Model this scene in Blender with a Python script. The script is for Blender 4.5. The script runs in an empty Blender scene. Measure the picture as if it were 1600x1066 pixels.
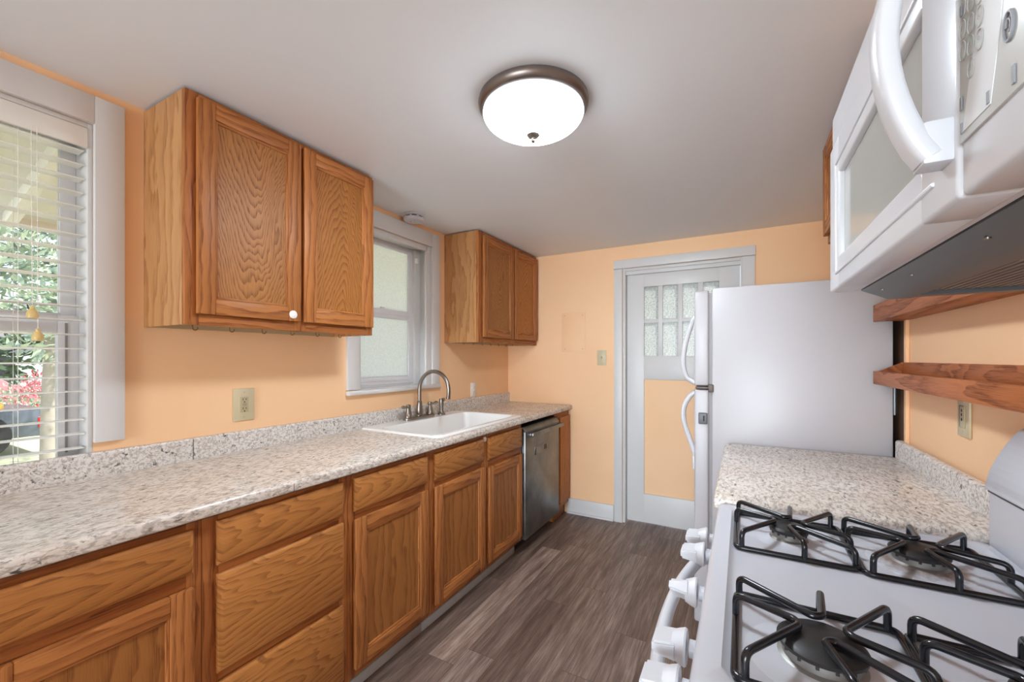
import bpy, bmesh, math, random
from mathutils import Vector, Matrix
random.seed(7)
SC = bpy.context.scene
COL = SC.collection

# ------------------------------------------------------------------ camera, sky, sun, lights, exposure
FPX = 655.0
cam_d = bpy.data.cameras.new('camera')
cam_d.sensor_width = 36.0
cam_d.lens = FPX / 1600 * 36
cam_d.shift_y = 27 / 1600
cam_d.clip_start = 0.02
cam = bpy.data.objects.new('camera', cam_d)
COL.objects.link(cam)
cam.location = (1.943, 0, 1.35)
cam.rotation_euler = (math.pi / 2, 0, math.atan(360 / 655))
SC.camera = cam

world = bpy.data.worlds.new('sky')
SC.world = world
world.use_nodes = True
_nt = world.node_tree
_nt.nodes.clear()
_o = _nt.nodes.new('ShaderNodeOutputWorld')
_b = _nt.nodes.new('ShaderNodeBackground')
_s = _nt.nodes.new('ShaderNodeTexSky')
_s.sky_type = 'HOSEK_WILKIE'
_s.sun_direction = Vector((0.55, 0.35, 0.75)).normalized()
_s.turbidity = 4.5
_s.ground_albedo = 0.3
_hs = _nt.nodes.new('ShaderNodeHueSaturation')
_hs.inputs['Saturation'].default_value = 0.45
_nt.links.new(_s.outputs[0], _hs.inputs['Color'])
_nt.links.new(_hs.outputs[0], _b.inputs[0])
_b.inputs[1].default_value = 5.5
_nt.links.new(_b.outputs[0], _o.inputs[0])

sun_d = bpy.data.lights.new('sun', 'SUN')
sun_d.energy = 5.5
sun_d.angle = 0.02
sun_d.color = (1, .95, .85)
sun = bpy.data.objects.new('sun', sun_d)
COL.objects.link(sun)
sun.rotation_euler = Vector((0.55, 0.35, 0.75)).to_track_quat('Z', 'Y').to_euler()


def area(name, loc, direction, sx, sy, power, color):
    d = bpy.data.lights.new(name, 'AREA')
    d.shape = 'RECTANGLE'
    d.size, d.size_y = sx, sy
    d.energy = power
    d.color = color
    o = bpy.data.objects.new(name, d)
    COL.objects.link(o)
    o.location = loc
    o.rotation_euler = Vector(direction).to_track_quat('-Z', 'Y').to_euler()
    return o


# added fill lamp, shining in through the invented opening behind the camera
area('opening_fill', (1.25, -5.2, 1.30), (0, 1, 0), 2.6, 2.2, 255, (.80, .92, 1))
LAMP_STRENGTH = 84.0

SC.view_settings.view_transform = 'Standard'
SC.view_settings.look = 'None'
SC.view_settings.gamma = 1
SC.view_settings.use_curve_mapping = False
SC.view_settings.exposure = 0.55
SC.cycles.use_denoising = True
SC.cycles.max_bounces = 10
SC.cycles.diffuse_bounces = 6
SC.cycles.transmission_bounces = 8
SC.cycles.transparent_max_bounces = 12
SC.cycles.sample_clamp_indirect = 8

# ------------------------------------------------------------------ materials
def srgb(r, g, b):
    f = lambda c: (c / 255 / 12.92) if c / 255 <= 0.04045 else ((c / 255 + 0.055) / 1.055) ** 2.4
    return (f(r), f(g), f(b), 1)


class NT:
    def __init__(s, name):
        s.m = bpy.data.materials.new(name)
        s.m.use_nodes = True
        s.t = s.m.node_tree
        s.t.nodes.clear()
        s.out = s.t.nodes.new('ShaderNodeOutputMaterial')

    def n(s, typ, **kw):
        nd = s.t.nodes.new(typ)
        for k, v in kw.items():
            if k.startswith('_'):
                setattr(nd, k[1:], v)
            else:
                s.set(nd.inputs[int(k[1:]) if k[0] == 'i' and k[1:].isdigit() else k.replace('__', ' ')], v)
        return nd

    def set(s, inp, v):
        if isinstance(v, bpy.types.NodeSocket):
            s.t.links.new(v, inp)
        elif isinstance(v, bpy.types.Node):
            s.t.links.new(v.outputs[0], inp)
        else:
            inp.default_value = v

    def math(s, op, a, b=None, c=None):
        nd = s.t.nodes.new('ShaderNodeMath')
        nd.operation = op
        for i, v in enumerate((a, b, c)):
            if v is not None:
                s.set(nd.inputs[i], v)
        return nd.outputs[0]

    def mix(s, fac, a, b, typ='MIX'):
        nd = s.t.nodes.new('ShaderNodeMix')
        nd.data_type = 'RGBA'
        nd.blend_type = typ
        s.set(nd.inputs[0], fac)
        s.set(nd.inputs[6], a)
        s.set(nd.inputs[7], b)
        return nd.outputs[2]

    def ramp(s, fac, stops):
        nd = s.t.nodes.new('ShaderNodeValToRGB')
        el = nd.color_ramp.elements
        while len(el) < len(stops):
            el.new(0.5)
        for e, (p, c) in zip(el, stops):
            e.position = p
            e.color = c if hasattr(c, '__len__') else (c, c, c, 1)
        s.set(nd.inputs[0], fac)
        return nd.outputs[0]

    def obj(s):
        return s.n('ShaderNodeTexCoord').outputs['Object']

    def mapping(s, vec, scale=(1, 1, 1), loc=(0, 0, 0)):
        nd = s.n('ShaderNodeMapping')
        s.set(nd.inputs['Vector'], vec)
        nd.inputs['Scale'].default_value = scale
        s.set(nd.inputs['Location'], loc)
        return nd.outputs[0]

    def noise(s, vec, scale, detail=3, rough=0.55, dist=0.0):
        nd = s.n('ShaderNodeTexNoise')
        s.set(nd.inputs['Vector'], vec)
        nd.inputs['Scale'].default_value = scale
        nd.inputs['Detail'].default_value = detail
        nd.inputs['Roughness'].default_value = rough
        nd.inputs['Distortion'].default_value = dist
        return nd.outputs[0]

    def bsdf(s, color, rough=0.5, metal=0.0, spec=0.5, bump=None, bump_s=0.1, bump_d=0.001, **kw):
        p = s.n('ShaderNodeBsdfPrincipled')
        s.set(p.inputs['Base Color'], color)
        s.set(p.inputs['Roughness'], rough)
        p.inputs['Metallic'].default_value = metal
        p.inputs['Specular IOR Level'].default_value = spec
        for k, v in kw.items():
            s.set(p.inputs[k.replace('__', ' ')], v)
        if bump is not None:
            bn = s.n('ShaderNodeBump')
            bn.inputs['Strength'].default_value = bump_s
            bn.inputs['Distance'].default_value = bump_d
            s.set(bn.inputs['Height'], bump)
            s.t.links.new(bn.outputs[0], p.inputs['Normal'])
        s.t.links.new(p.outputs[0], s.out.inputs[0])
        return p


M = {}


def plain(name, col, rough=0.5, metal=0.0, spec=0.5, var=0.05, scale=6, bump_s=0.05, bscale=60):
    k = NT(name)
    o = k.obj()
    n = k.noise(o, scale, 4)
    dark = tuple(c * (1 - var) for c in col[:3]) + (1,)
    lite = tuple(min(1, c * (1 + var)) for c in col[:3]) + (1,)
    c = k.mix(n, dark, lite)
    k.bsdf(c, rough, metal, spec, bump=k.noise(o, bscale, 3), bump_s=bump_s, bump_d=0.001)
    M[name] = k.m
    return k.m


def oak(name, axis, light, dark, cathedral=True, scale=1.0, wf=135.0, flip=None, kf=640.0):
    """axis: grain direction 'Z' or 'Y'. Object coordinates, object origin at the piece's centre."""
    k = NT(name)
    sep = k.n('ShaderNodeSeparateXYZ')
    k.set(sep.inputs[0], k.obj())
    rnd = k.n('ShaderNodeObjectInfo').outputs['Random']
    X, Y, Z = sep.outputs
    if axis == 'Z':
        w, u = Z, k.math('ADD', Y, X)
    else:
        w, u = Y, k.math('ADD', Z, X)
    sgn = k.math('SUBTRACT', k.math('MULTIPLY', k.math('GREATER_THAN', rnd, 0.45), 2.0), 1.0)
    if flip is not None:
        sgn = flip
    shift = k.math('MULTIPLY', rnd, 37.0)
    cmb = k.n('ShaderNodeCombineXYZ')
    k.set(cmb.inputs[0], k.math('MULTIPLY', u, 9.0))
    k.set(cmb.inputs[1], k.math('ADD', k.math('MULTIPLY', w, 2.2), shift))
    k.set(cmb.inputs[2], shift)
    nz = k.noise(cmb.outputs[0], 1.0, 3, 0.5)
    cmb2 = k.n('ShaderNodeCombineXYZ')
    k.set(cmb2.inputs[0], k.math('MULTIPLY', u, 40.0))
    k.set(cmb2.inputs[1], k.math('ADD', k.math('MULTIPLY', w, 9.0), shift))
    nz2 = k.noise(cmb2.outputs[0], 1.0, 2, 0.5)
    if cathedral:
        uo = k.math('ADD', u, k.math('MULTIPLY', k.math('SUBTRACT', nz, 0.5), 0.16))
        au = k.math('POWER', k.math('ABSOLUTE', uo), 1.35)
        ph = k.math('ADD', k.math('MULTIPLY', k.math('MULTIPLY', w, sgn), wf), k.math('MULTIPLY', au, kf * scale))
        ph = k.math('ADD', ph, k.math('MULTIPLY', nz, 26.0))
        ph = k.math('ADD', ph, k.math('MULTIPLY', nz2, 1.6))
    else:
        ph = k.math('ADD', k.math('MULTIPLY', u, 210.0 * scale), k.math('MULTIPLY', nz, 22.0))
        ph = k.math('ADD', ph, k.math('MULTIPLY', nz2, 2.2))
    st = k.math('FRACT', k.math('MULTIPLY', ph, 0.159))
    band = k.ramp(st, [(0.0, 0.0), (0.45, 0.25), (0.8, 0.85), (0.93, 1.0), (1.0, 0.0)])
    # open pores: short dark streaks along the grain
    cmb3 = k.n('ShaderNodeCombineXYZ')
    k.set(cmb3.inputs[0], k.math('MULTIPLY', u, 420.0))
    k.set(cmb3.inputs[1], k.math('ADD', k.math('MULTIPLY', w, 14.0), shift))
    k.set(cmb3.inputs[2], k.math('MULTIPLY', X, 30.0))
    pore = k.noise(cmb3.outputs[0], 1.0, 3, 0.6)
    poref = k.ramp(pore, [(0.38, 0.0), (0.62, 1.0)])
    cmb4 = k.n('ShaderNodeCombineXYZ')
    k.set(cmb4.inputs[0], k.math('MULTIPLY', u, 14.0))
    k.set(cmb4.inputs[1], k.math('ADD', k.math('MULTIPLY', w, 1.5), shift))
    tone = k.noise(cmb4.outputs[0], 1.0, 2)
    f = k.math('MULTIPLY', band, k.math('ADD', 0.35, k.math('MULTIPLY', poref, 0.55)))
    f = k.math('ADD', f, k.math('MULTIPLY', poref, 0.16))
    c = k.mix(f, light, dark)
    tv = k.math('ADD', k.math('ADD', 0.80, k.math('MULTIPLY', tone, 0.28)), k.math('MULTIPLY', rnd, 0.14))
    hs = k.n('ShaderNodeHueSaturation')
    k.set(hs.inputs['Color'], c)
    k.set(hs.inputs['Value'], tv)
    k.bsdf(hs.outputs[0], k.math('ADD', 0.40, k.math('MULTIPLY', f, 0.2)), 0, 0.32, bump=k.math('MULTIPLY', f, -1.0), bump_s=0.25, bump_d=0.0006)
    M[name] = k.m
    return k.m


OL, OD = srgb(196, 133, 70), srgb(134, 77, 33)
oak('oak_door_v', 'Z', srgb(190, 122, 66), srgb(128, 70, 32), False)
oak('oak_door_h', 'Y', srgb(190, 122, 66), srgb(128, 70, 32), False)
oak('oak_panel', 'Z', srgb(184, 124, 66), srgb(118, 68, 30), True, 1.0, 150.0, -1.0, 900.0)
oak('oak_panel_arched', 'Z', srgb(188, 124, 62), srgb(124, 70, 30), True, 1.0, 150.0, 1.0, 900.0)
oak('oak_drawer', 'Y', srgb(190, 126, 66), srgb(136, 82, 40), True, 0.95, 55.0)
oak('oak_frame_v', 'Z', srgb(178, 110, 58), srgb(118, 62, 28), False)
oak('oak_frame_h', 'Y', srgb(178, 110, 58), srgb(118, 62, 28), False)
oak('oak_side', 'Z', srgb(192, 141, 92), srgb(152, 100, 56), False, 0.45)
oak('oak_plain', 'Z', srgb(172, 112, 58), srgb(128, 76, 36), False, 0.6)
oak('shelf_wood', 'Y', srgb(180, 104, 54), srgb(112, 56, 28), True, 0.5, 14.0)
plain('cabinet_inside', srgb(190, 165, 130), 0.6)
plain('dark_brown_wood', srgb(78, 56, 40), 0.5, var=.15)

# peach wall with faint patches where it was touched up
k = NT('peach_wall')
o = k.obj()
pn = k.ramp(k.noise(o, 1.3, 4, 0.5, 0.4), [(0.38, 0.0), (0.66, 1.0)])
c = k.mix(pn, srgb(249, 203, 157), srgb(252, 209, 165))
sm = k.ramp(k.noise(o, 9, 5), [(0.62, 0.0), (0.8, 1.0)])
c = k.mix(k.math('MULTIPLY', sm, 0.12), c, srgb(238, 186, 138))
k.bsdf(c, 0.5, 0, 0.35, bump=k.noise(o, 55, 4), bump_s=0.12, bump_d=0.002)
M['peach_wall'] = k.m

k = NT('ceiling_paint')
o = k.obj()
c = k.mix(k.noise(o, 0.9, 3), srgb(234, 236, 240), srgb(240, 242, 245))
k.bsdf(c, 0.55, 0, 0.3, bump=k.noise(o, 14, 5), bump_s=0.12, bump_d=0.003)
M['ceiling_paint'] = k.m

k = NT('trim_paint')
o = k.obj()
c = k.mix(k.noise(o, 5, 5), srgb(216, 214, 213), srgb(223, 221, 220))
ch = k.ramp(k.noise(o, 26, 6, 0.7), [(0.70, 0.0), (0.74, 1.0)])
c = k.mix(k.math('MULTIPLY', ch, 0.35), c, srgb(168, 160, 155))
k.bsdf(c, 0.38, 0, 0.45, bump=k.noise(o, 40, 4), bump_s=0.15, bump_d=0.001)
M['trim_paint'] = k.m
plain('white_vinyl', srgb(232, 232, 236), 0.35, var=.02)
plain('blind_slat', srgb(240, 238, 232), 0.35, var=.02)
plain('blind_cord', srgb(236, 232, 224), 0.8)
plain('tassel_wood', srgb(216, 186, 122), 0.45, var=.12, scale=40)

# speckled laminate
def granite(name, base_a, base_b, streak, speck):
    k = NT(name)
    o = k.obj()
    m1 = k.mapping(o, (1.0, streak, 1.0))
    cloud = k.ramp(k.noise(o, 6, 4, 0.6, 0.6), [(0.35, 0.0), (0.68, 1.0)])
    c = k.mix(cloud, base_a, base_b)
    grey = k.ramp(k.noise(m1, 95, 4, 0.6, 0.8), [(0.47, 0.0), (0.60, 1.0)])
    c = k.mix(k.math('MULTIPLY', grey, 0.62), c, srgb(158, 146, 136))
    brown = k.ramp(k.noise(k.mapping(m1, (1, 1, 1), (3, 8, 1)), 130, 3, 0.6), [(0.56, 0.0), (0.66, 1.0)])
    c = k.mix(k.math('MULTIPLY', brown, 0.6), c, srgb(150, 124, 104))
    big = k.ramp(k.noise(k.mapping(m1, (1, 1, 1), (9, 2, 4)), 34, 3, 0.5), [(0.40, 0.0), (0.62, 1.0)])
    blk = k.ramp(k.noise(k.mapping(m1, (1, 1, 1), (5, 5, 7)), speck, 4, 0.65, 0.6), [(0.57, 0.0), (0.63, 1.0)])
    c = k.mix(k.math('MULTIPLY', k.math('MULTIPLY', blk, big), 0.92), c, srgb(58, 54, 56))
    k.bsdf(c, 0.26, 0, 0.5, bump=k.noise(o, 220, 2), bump_s=0.03, bump_d=0.0005)
    M[name] = k.m


granite('granite_laminate', srgb(226, 214, 202), srgb(238, 231, 223), 0.42, 95)
granite('granite_edge', srgb(228, 222, 216), srgb(238, 235, 232), 0.9, 75)

# floor planks running along Y
k = NT('vinyl_planks')
o = k.obj()
sep = k.n('ShaderNodeSeparateXYZ')
k.set(sep.inputs[0], o)
X, Y, Z = sep.outputs
PW, PL = 0.1425, 1.25
col_i = k.math('FLOOR', k.math('DIVIDE', k.math('SUBTRACT', X, 0.686), PW))
wn = k.n('ShaderNodeTexWhiteNoise', _noise_dimensions='1D')
k.set(wn.inputs['W'], k.math('ADD', col_i, 4.3))
off = k.math('MULTIPLY', wn.outputs[0], PL)
isl = k.math('COMPARE', col_i, 0.0, 0.1)
off = k.math('ADD', k.math('MULTIPLY', off, k.math('SUBTRACT', 1.0, isl)), k.math('MULTIPLY', isl, 1.492))
yy = k.math('DIVIDE', k.math('SUBTRACT', Y, off), PL)
row_i = k.math('FLOOR', yy)
wn2 = k.n('ShaderNodeTexWhiteNoise', _noise_dimensions='2D')
cb = k.n('ShaderNodeCombineXYZ')
k.set(cb.inputs[0], col_i)
k.set(cb.inputs[1], row_i)
k.set(wn2.inputs['Vector'], cb.outputs[0])
rv = wn2.outputs[0]
cb2 = k.n('ShaderNodeCombineXYZ')
k.set(cb2.inputs[0], k.math('MULTIPLY', X, 26.0))
k.set(cb2.inputs[1], k.math('MULTIPLY', Y, 2.4))
k.set(cb2.inputs[2], k.math('MULTIPLY', rv, 50.0))
g1 = k.noise(cb2.outputs[0], 1.0, 5, 0.6, 0.6)
cb3 = k.n('ShaderNodeCombineXYZ')
k.set(cb3.inputs[0], k.math('MULTIPLY', X, 150.0))
k.set(cb3.inputs[1], k.math('MULTIPLY', Y, 6.0))
k.set(cb3.inputs[2], k.math('MULTIPLY', rv, 70.0))
g2 = k.noise(cb3.outputs[0], 1.0, 4, 0.65)
c = k.ramp(g1, [(0.28, srgb(92, 70, 60)), (0.5, srgb(136, 112, 99)), (0.74, srgb(168, 146, 131))])
c = k.mix(k.ramp(g2, [(0.42, 0.0), (0.66, 0.75)]), c, srgb(92, 73, 64))
lite = k.ramp(g2, [(0.25, 1.0), (0.38, 0.0)])
c = k.mix(k.math('MULTIPLY', lite, 0.5), c, srgb(176, 160, 148))
hs = k.n('ShaderNodeHueSaturation')
k.set(hs.inputs['Color'], c)
# one paler plank lies in the middle of the aisle
pale = k.math('MULTIPLY', isl, k.math('COMPARE', row_i, 0.0, 0.1))
k.set(hs.inputs['Value'], k.math('ADD', k.math('ADD', 0.72, k.math('MULTIPLY', rv, 0.46)), k.math('MULTIPLY', pale, 0.44)))
k.set(hs.inputs['Saturation'], k.math('SUBTRACT', 1.0, k.math('MULTIPLY', rv, 0.15)))
fx = k.math('FRACT', k.math('DIVIDE', k.math('SUBTRACT', X, 0.686), PW))
fy = k.math('FRACT', yy)
jx = k.math('LESS_THAN', k.math('MINIMUM', fx, k.math('SUBTRACT', 1.0, fx)), 0.008)
jy = k.math('LESS_THAN', k.math('MINIMUM', fy, k.math('SUBTRACT', 1.0, fy)), 0.0012)
jn = k.math('MAXIMUM', jx, jy)
c = k.mix(k.math('MULTIPLY', jn, 0.55), hs.outputs[0], srgb(48, 38, 34))
k.bsdf(c, 0.42, 0, 0.4, bump=k.math('SUBTRACT', k.math('MULTIPLY', g2, 0.5), jn), bump_s=0.15, bump_d=0.001)
M['vinyl_planks'] = k.m

plain('white_enamel', srgb(202, 203, 211), 0.16, spec=.55, var=.008, bump_s=0.0)
plain('white_plastic', srgb(214, 214, 219), 0.28, spec=.5, var=.01, bump_s=0.0)
plain('fridge_white', srgb(188, 184, 187), 0.34, spec=.45, var=.015, bump_s=.12, bscale=240)
plain('gasket_grey', srgb(150, 146, 146), 0.6)
plain('fridge_hinge', srgb(96, 84, 78), 0.45)
plain('lock_grey', srgb(98, 98, 104), 0.4)
plain('sink_white', srgb(246, 245, 243), 0.14, spec=.55, var=.005, bump_s=0.0)
plain('black_enamel', srgb(24, 25, 30), 0.22, spec=.5, var=.1, bump_s=0.03)
plain('burner_black', srgb(34, 32, 32), 0.45, var=.2, scale=40)
plain('burner_metal', srgb(150, 146, 142), 0.45, metal=.7, var=.2, scale=40)
plain('nickel', srgb(150, 142, 134), 0.3, metal=1.0, var=.05, bump_s=0.0)
plain('bronze', srgb(96, 76, 60), 0.42, metal=.9, var=.1, bump_s=0.0)
plain('bronze_rim', srgb(128, 116, 110), 0.36, metal=.85, var=.04, bump_s=0.0)
plain('hook_brass', srgb(120, 84, 48), 0.4, metal=.8, bump_s=0.0)
plain('ivory_plate', srgb(206, 192, 158), 0.4, var=.02)
plain('ivory_dark', srgb(188, 172, 138), 0.45, var=.02)
plain('slot_black', srgb(30, 26, 24), 0.7)
plain('keypad_grey', srgb(206, 207, 205), 0.3, var=.01, bump_s=0.0)
plain('keypad_light', srgb(226, 227, 229), 0.3, var=.01, bump_s=0.0)
plain('key_mark', srgb(172, 174, 172), 0.4)
plain('key_mark_dark', srgb(140, 142, 148), 0.4)
plain('micro_under', srgb(92, 93, 96), 0.4, metal=.3, var=.04)
plain('micro_black', srgb(36, 37, 42), 0.35, var=.1)
plain('grease_filter', srgb(150, 138, 128), 0.45, metal=.6, var=.1, scale=120)
plain('toe_grey', srgb(178, 172, 166), 0.6, var=.12, scale=20)
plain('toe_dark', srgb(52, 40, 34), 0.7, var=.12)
plain('lid_white', srgb(250, 248, 246), 0.35)

# enamel with burnt-on rusty stains round the burner
k = NT('stained_enamel')
o = k.obj()
ln = k.n('ShaderNodeVectorMath', _operation='LENGTH')
k.set(ln.inputs[0], o)
q = k.math('SUBTRACT', k.math('ADD', 0.085, k.math('MULTIPLY', k.math('SUBTRACT', k.noise(o, 45, 5, 0.7), 0.5), 0.075)), ln.outputs[1])
st = k.ramp(k.math('MULTIPLY', q, 20.0), [(0.15, 0.0), (0.75, 1.0)])
c = k.mix(k.math('MULTIPLY', st, 0.85), srgb(206, 207, 214), srgb(120, 84, 58))
k.bsdf(c, 0.3, 0, 0.5)
M['stained_enamel'] = k.m

# brushed stainless steel
k = NT('stainless')
o = k.obj()
br = k.noise(k.mapping(o, (3, 3, 160)), 3, 3)
sm = k.noise(o, 7, 4)
c = k.mix(k.ramp(sm, [(0.35, 0.0), (0.7, 1.0)]), srgb(118, 118, 118), srgb(146, 146, 145))
k.bsdf(c, k.math('ADD', 0.30, k.math('MULTIPLY', br, 0.14)), 0.9, 0.5, bump=br, bump_s=0.04, bump_d=0.0005)
M['stainless'] = k.m

# tinted microwave window
k = NT('tinted_glass')
o = k.obj()
c = k.mix(k.noise(o, 3, 2), srgb(172, 172, 168), srgb(180, 180, 176))
k.bsdf(c, 0.09, 0, 0.6)
M['tinted_glass'] = k.m

# clear panes, frosted panes
k = NT('clear_glass')
tr = k.n('ShaderNodeBsdfTransparent')
gl = k.n('ShaderNodeBsdfGlossy', Roughness=0.02)
fr = k.n('ShaderNodeFresnel', IOR=1.35)
ms = k.n('ShaderNodeMixShader')
k.t.links.new(fr.outputs[0], ms.inputs[0])
k.t.links.new(tr.outputs[0], ms.inputs[1])
k.t.links.new(gl.outputs[0], ms.inputs[2])
k.t.links.new(ms.outputs[0], k.out.inputs[0])
M['clear_glass'] = k.m


def frosted(name, scale, col, pebble):
    k = NT(name)
    o = k.obj()
    n = k.noise(o, scale, 4, 0.6, 0.3)
    spk = k.ramp(n, [(0.36, 0.0), (0.62, 1.0)])
    cc = k.mix(spk, tuple(c * pebble for c in col[:3]) + (1,), col)
    tl = k.n('ShaderNodeBsdfTranslucent')
    k.set(tl.inputs['Color'], cc)
    gl = k.n('ShaderNodeBsdfGlossy', Roughness=0.25)
    bn = k.n('ShaderNodeBump')
    bn.inputs['Strength'].default_value = 0.5
    bn.inputs['Distance'].default_value = 0.002
    k.set(bn.inputs['Height'], n)
    k.t.links.new(bn.outputs[0], gl.inputs['Normal'])
    ms = k.n('ShaderNodeMixShader')
    ms.inputs[0].default_value = 0.06
    k.t.links.new(tl.outputs[0], ms.inputs[1])
    k.t.links.new(gl.outputs[0], ms.inputs[2])
    k.t.links.new(ms.outputs[0], k.out.inputs[0])
    M[name] = k.m


frosted('frosted_pane', 170, (0.86, 0.87, 0.92, 1), 0.84)
frosted('pebbled_pane', 110, (0.62, 0.63, 0.61, 1), 0.52)

k = NT('lamp_glass')
em = k.n('ShaderNodeEmission')
em.inputs['Color'].default_value = (.81, .92, 1, 1)
# the bulb sits above the middle of the bowl: the bottom glows far more than the edge
sz = k.n('ShaderNodeSeparateXYZ')
k.set(sz.inputs[0], k.n('ShaderNodeTexCoord').outputs['Generated'])
g = k.math('POWER', k.math('SUBTRACT', 1.0, sz.outputs[2]), 2.0)
k.set(em.inputs['Strength'], k.math('ADD', 1.1, k.math('MULTIPLY', g, LAMP_STRENGTH)))
k.t.links.new(em.outputs[0], k.out.inputs[0])
M['lamp_glass'] = k.m

# outdoors
k = NT('lawn_grass')
o = k.obj()
c = k.mix(k.noise(o, 1.2, 5), srgb(200, 206, 168), srgb(228, 228, 200))
k.bsdf(c, 0.9, 0, 0.1, bump=k.noise(o, 60, 4), bump_s=.6, bump_d=.02)
M['lawn_grass'] = k.m
k = NT('leaf_green')
o = k.obj()
c = k.mix(k.ramp(k.noise(o, 3, 4), [(.35, 0.), (.65, 1.)]), srgb(128, 152, 142), srgb(200, 212, 188))
k.bsdf(c, 0.35, 0, 0.5)
M['leaf_green'] = k.m
plain('leaf_dark', srgb(58, 82, 56), 0.5, var=.35, scale=2)
plain('bark', srgb(160, 152, 144), 0.9, var=.2, scale=12)
plain('flower_red', srgb(214, 110, 122), 0.6, var=.15)
plain('soffit_cream', srgb(222, 222, 220), 0.6, var=.05)
plain('siding_grey', srgb(178, 186, 196), 0.6, var=.08, scale=3)
plain('roof_grey', srgb(120, 118, 122), 0.8, var=.15)
plain('car_dark', srgb(84, 92, 104), 0.25, var=.05, bump_s=0)
plain('car_red', srgb(196, 116, 124), 0.3, var=.05, bump_s=0)
plain('car_glass', srgb(40, 46, 54), 0.1, bump_s=0)
plain('tyre', srgb(40, 40, 42), 0.8)
plain('wheel_silver', srgb(190, 190, 194), 0.3, metal=.7, bump_s=0)
plain('yellow_cargo', srgb(226, 176, 84), 0.5, var=.1)
plain('tail_red', srgb(200, 30, 30), 0.3)


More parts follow.
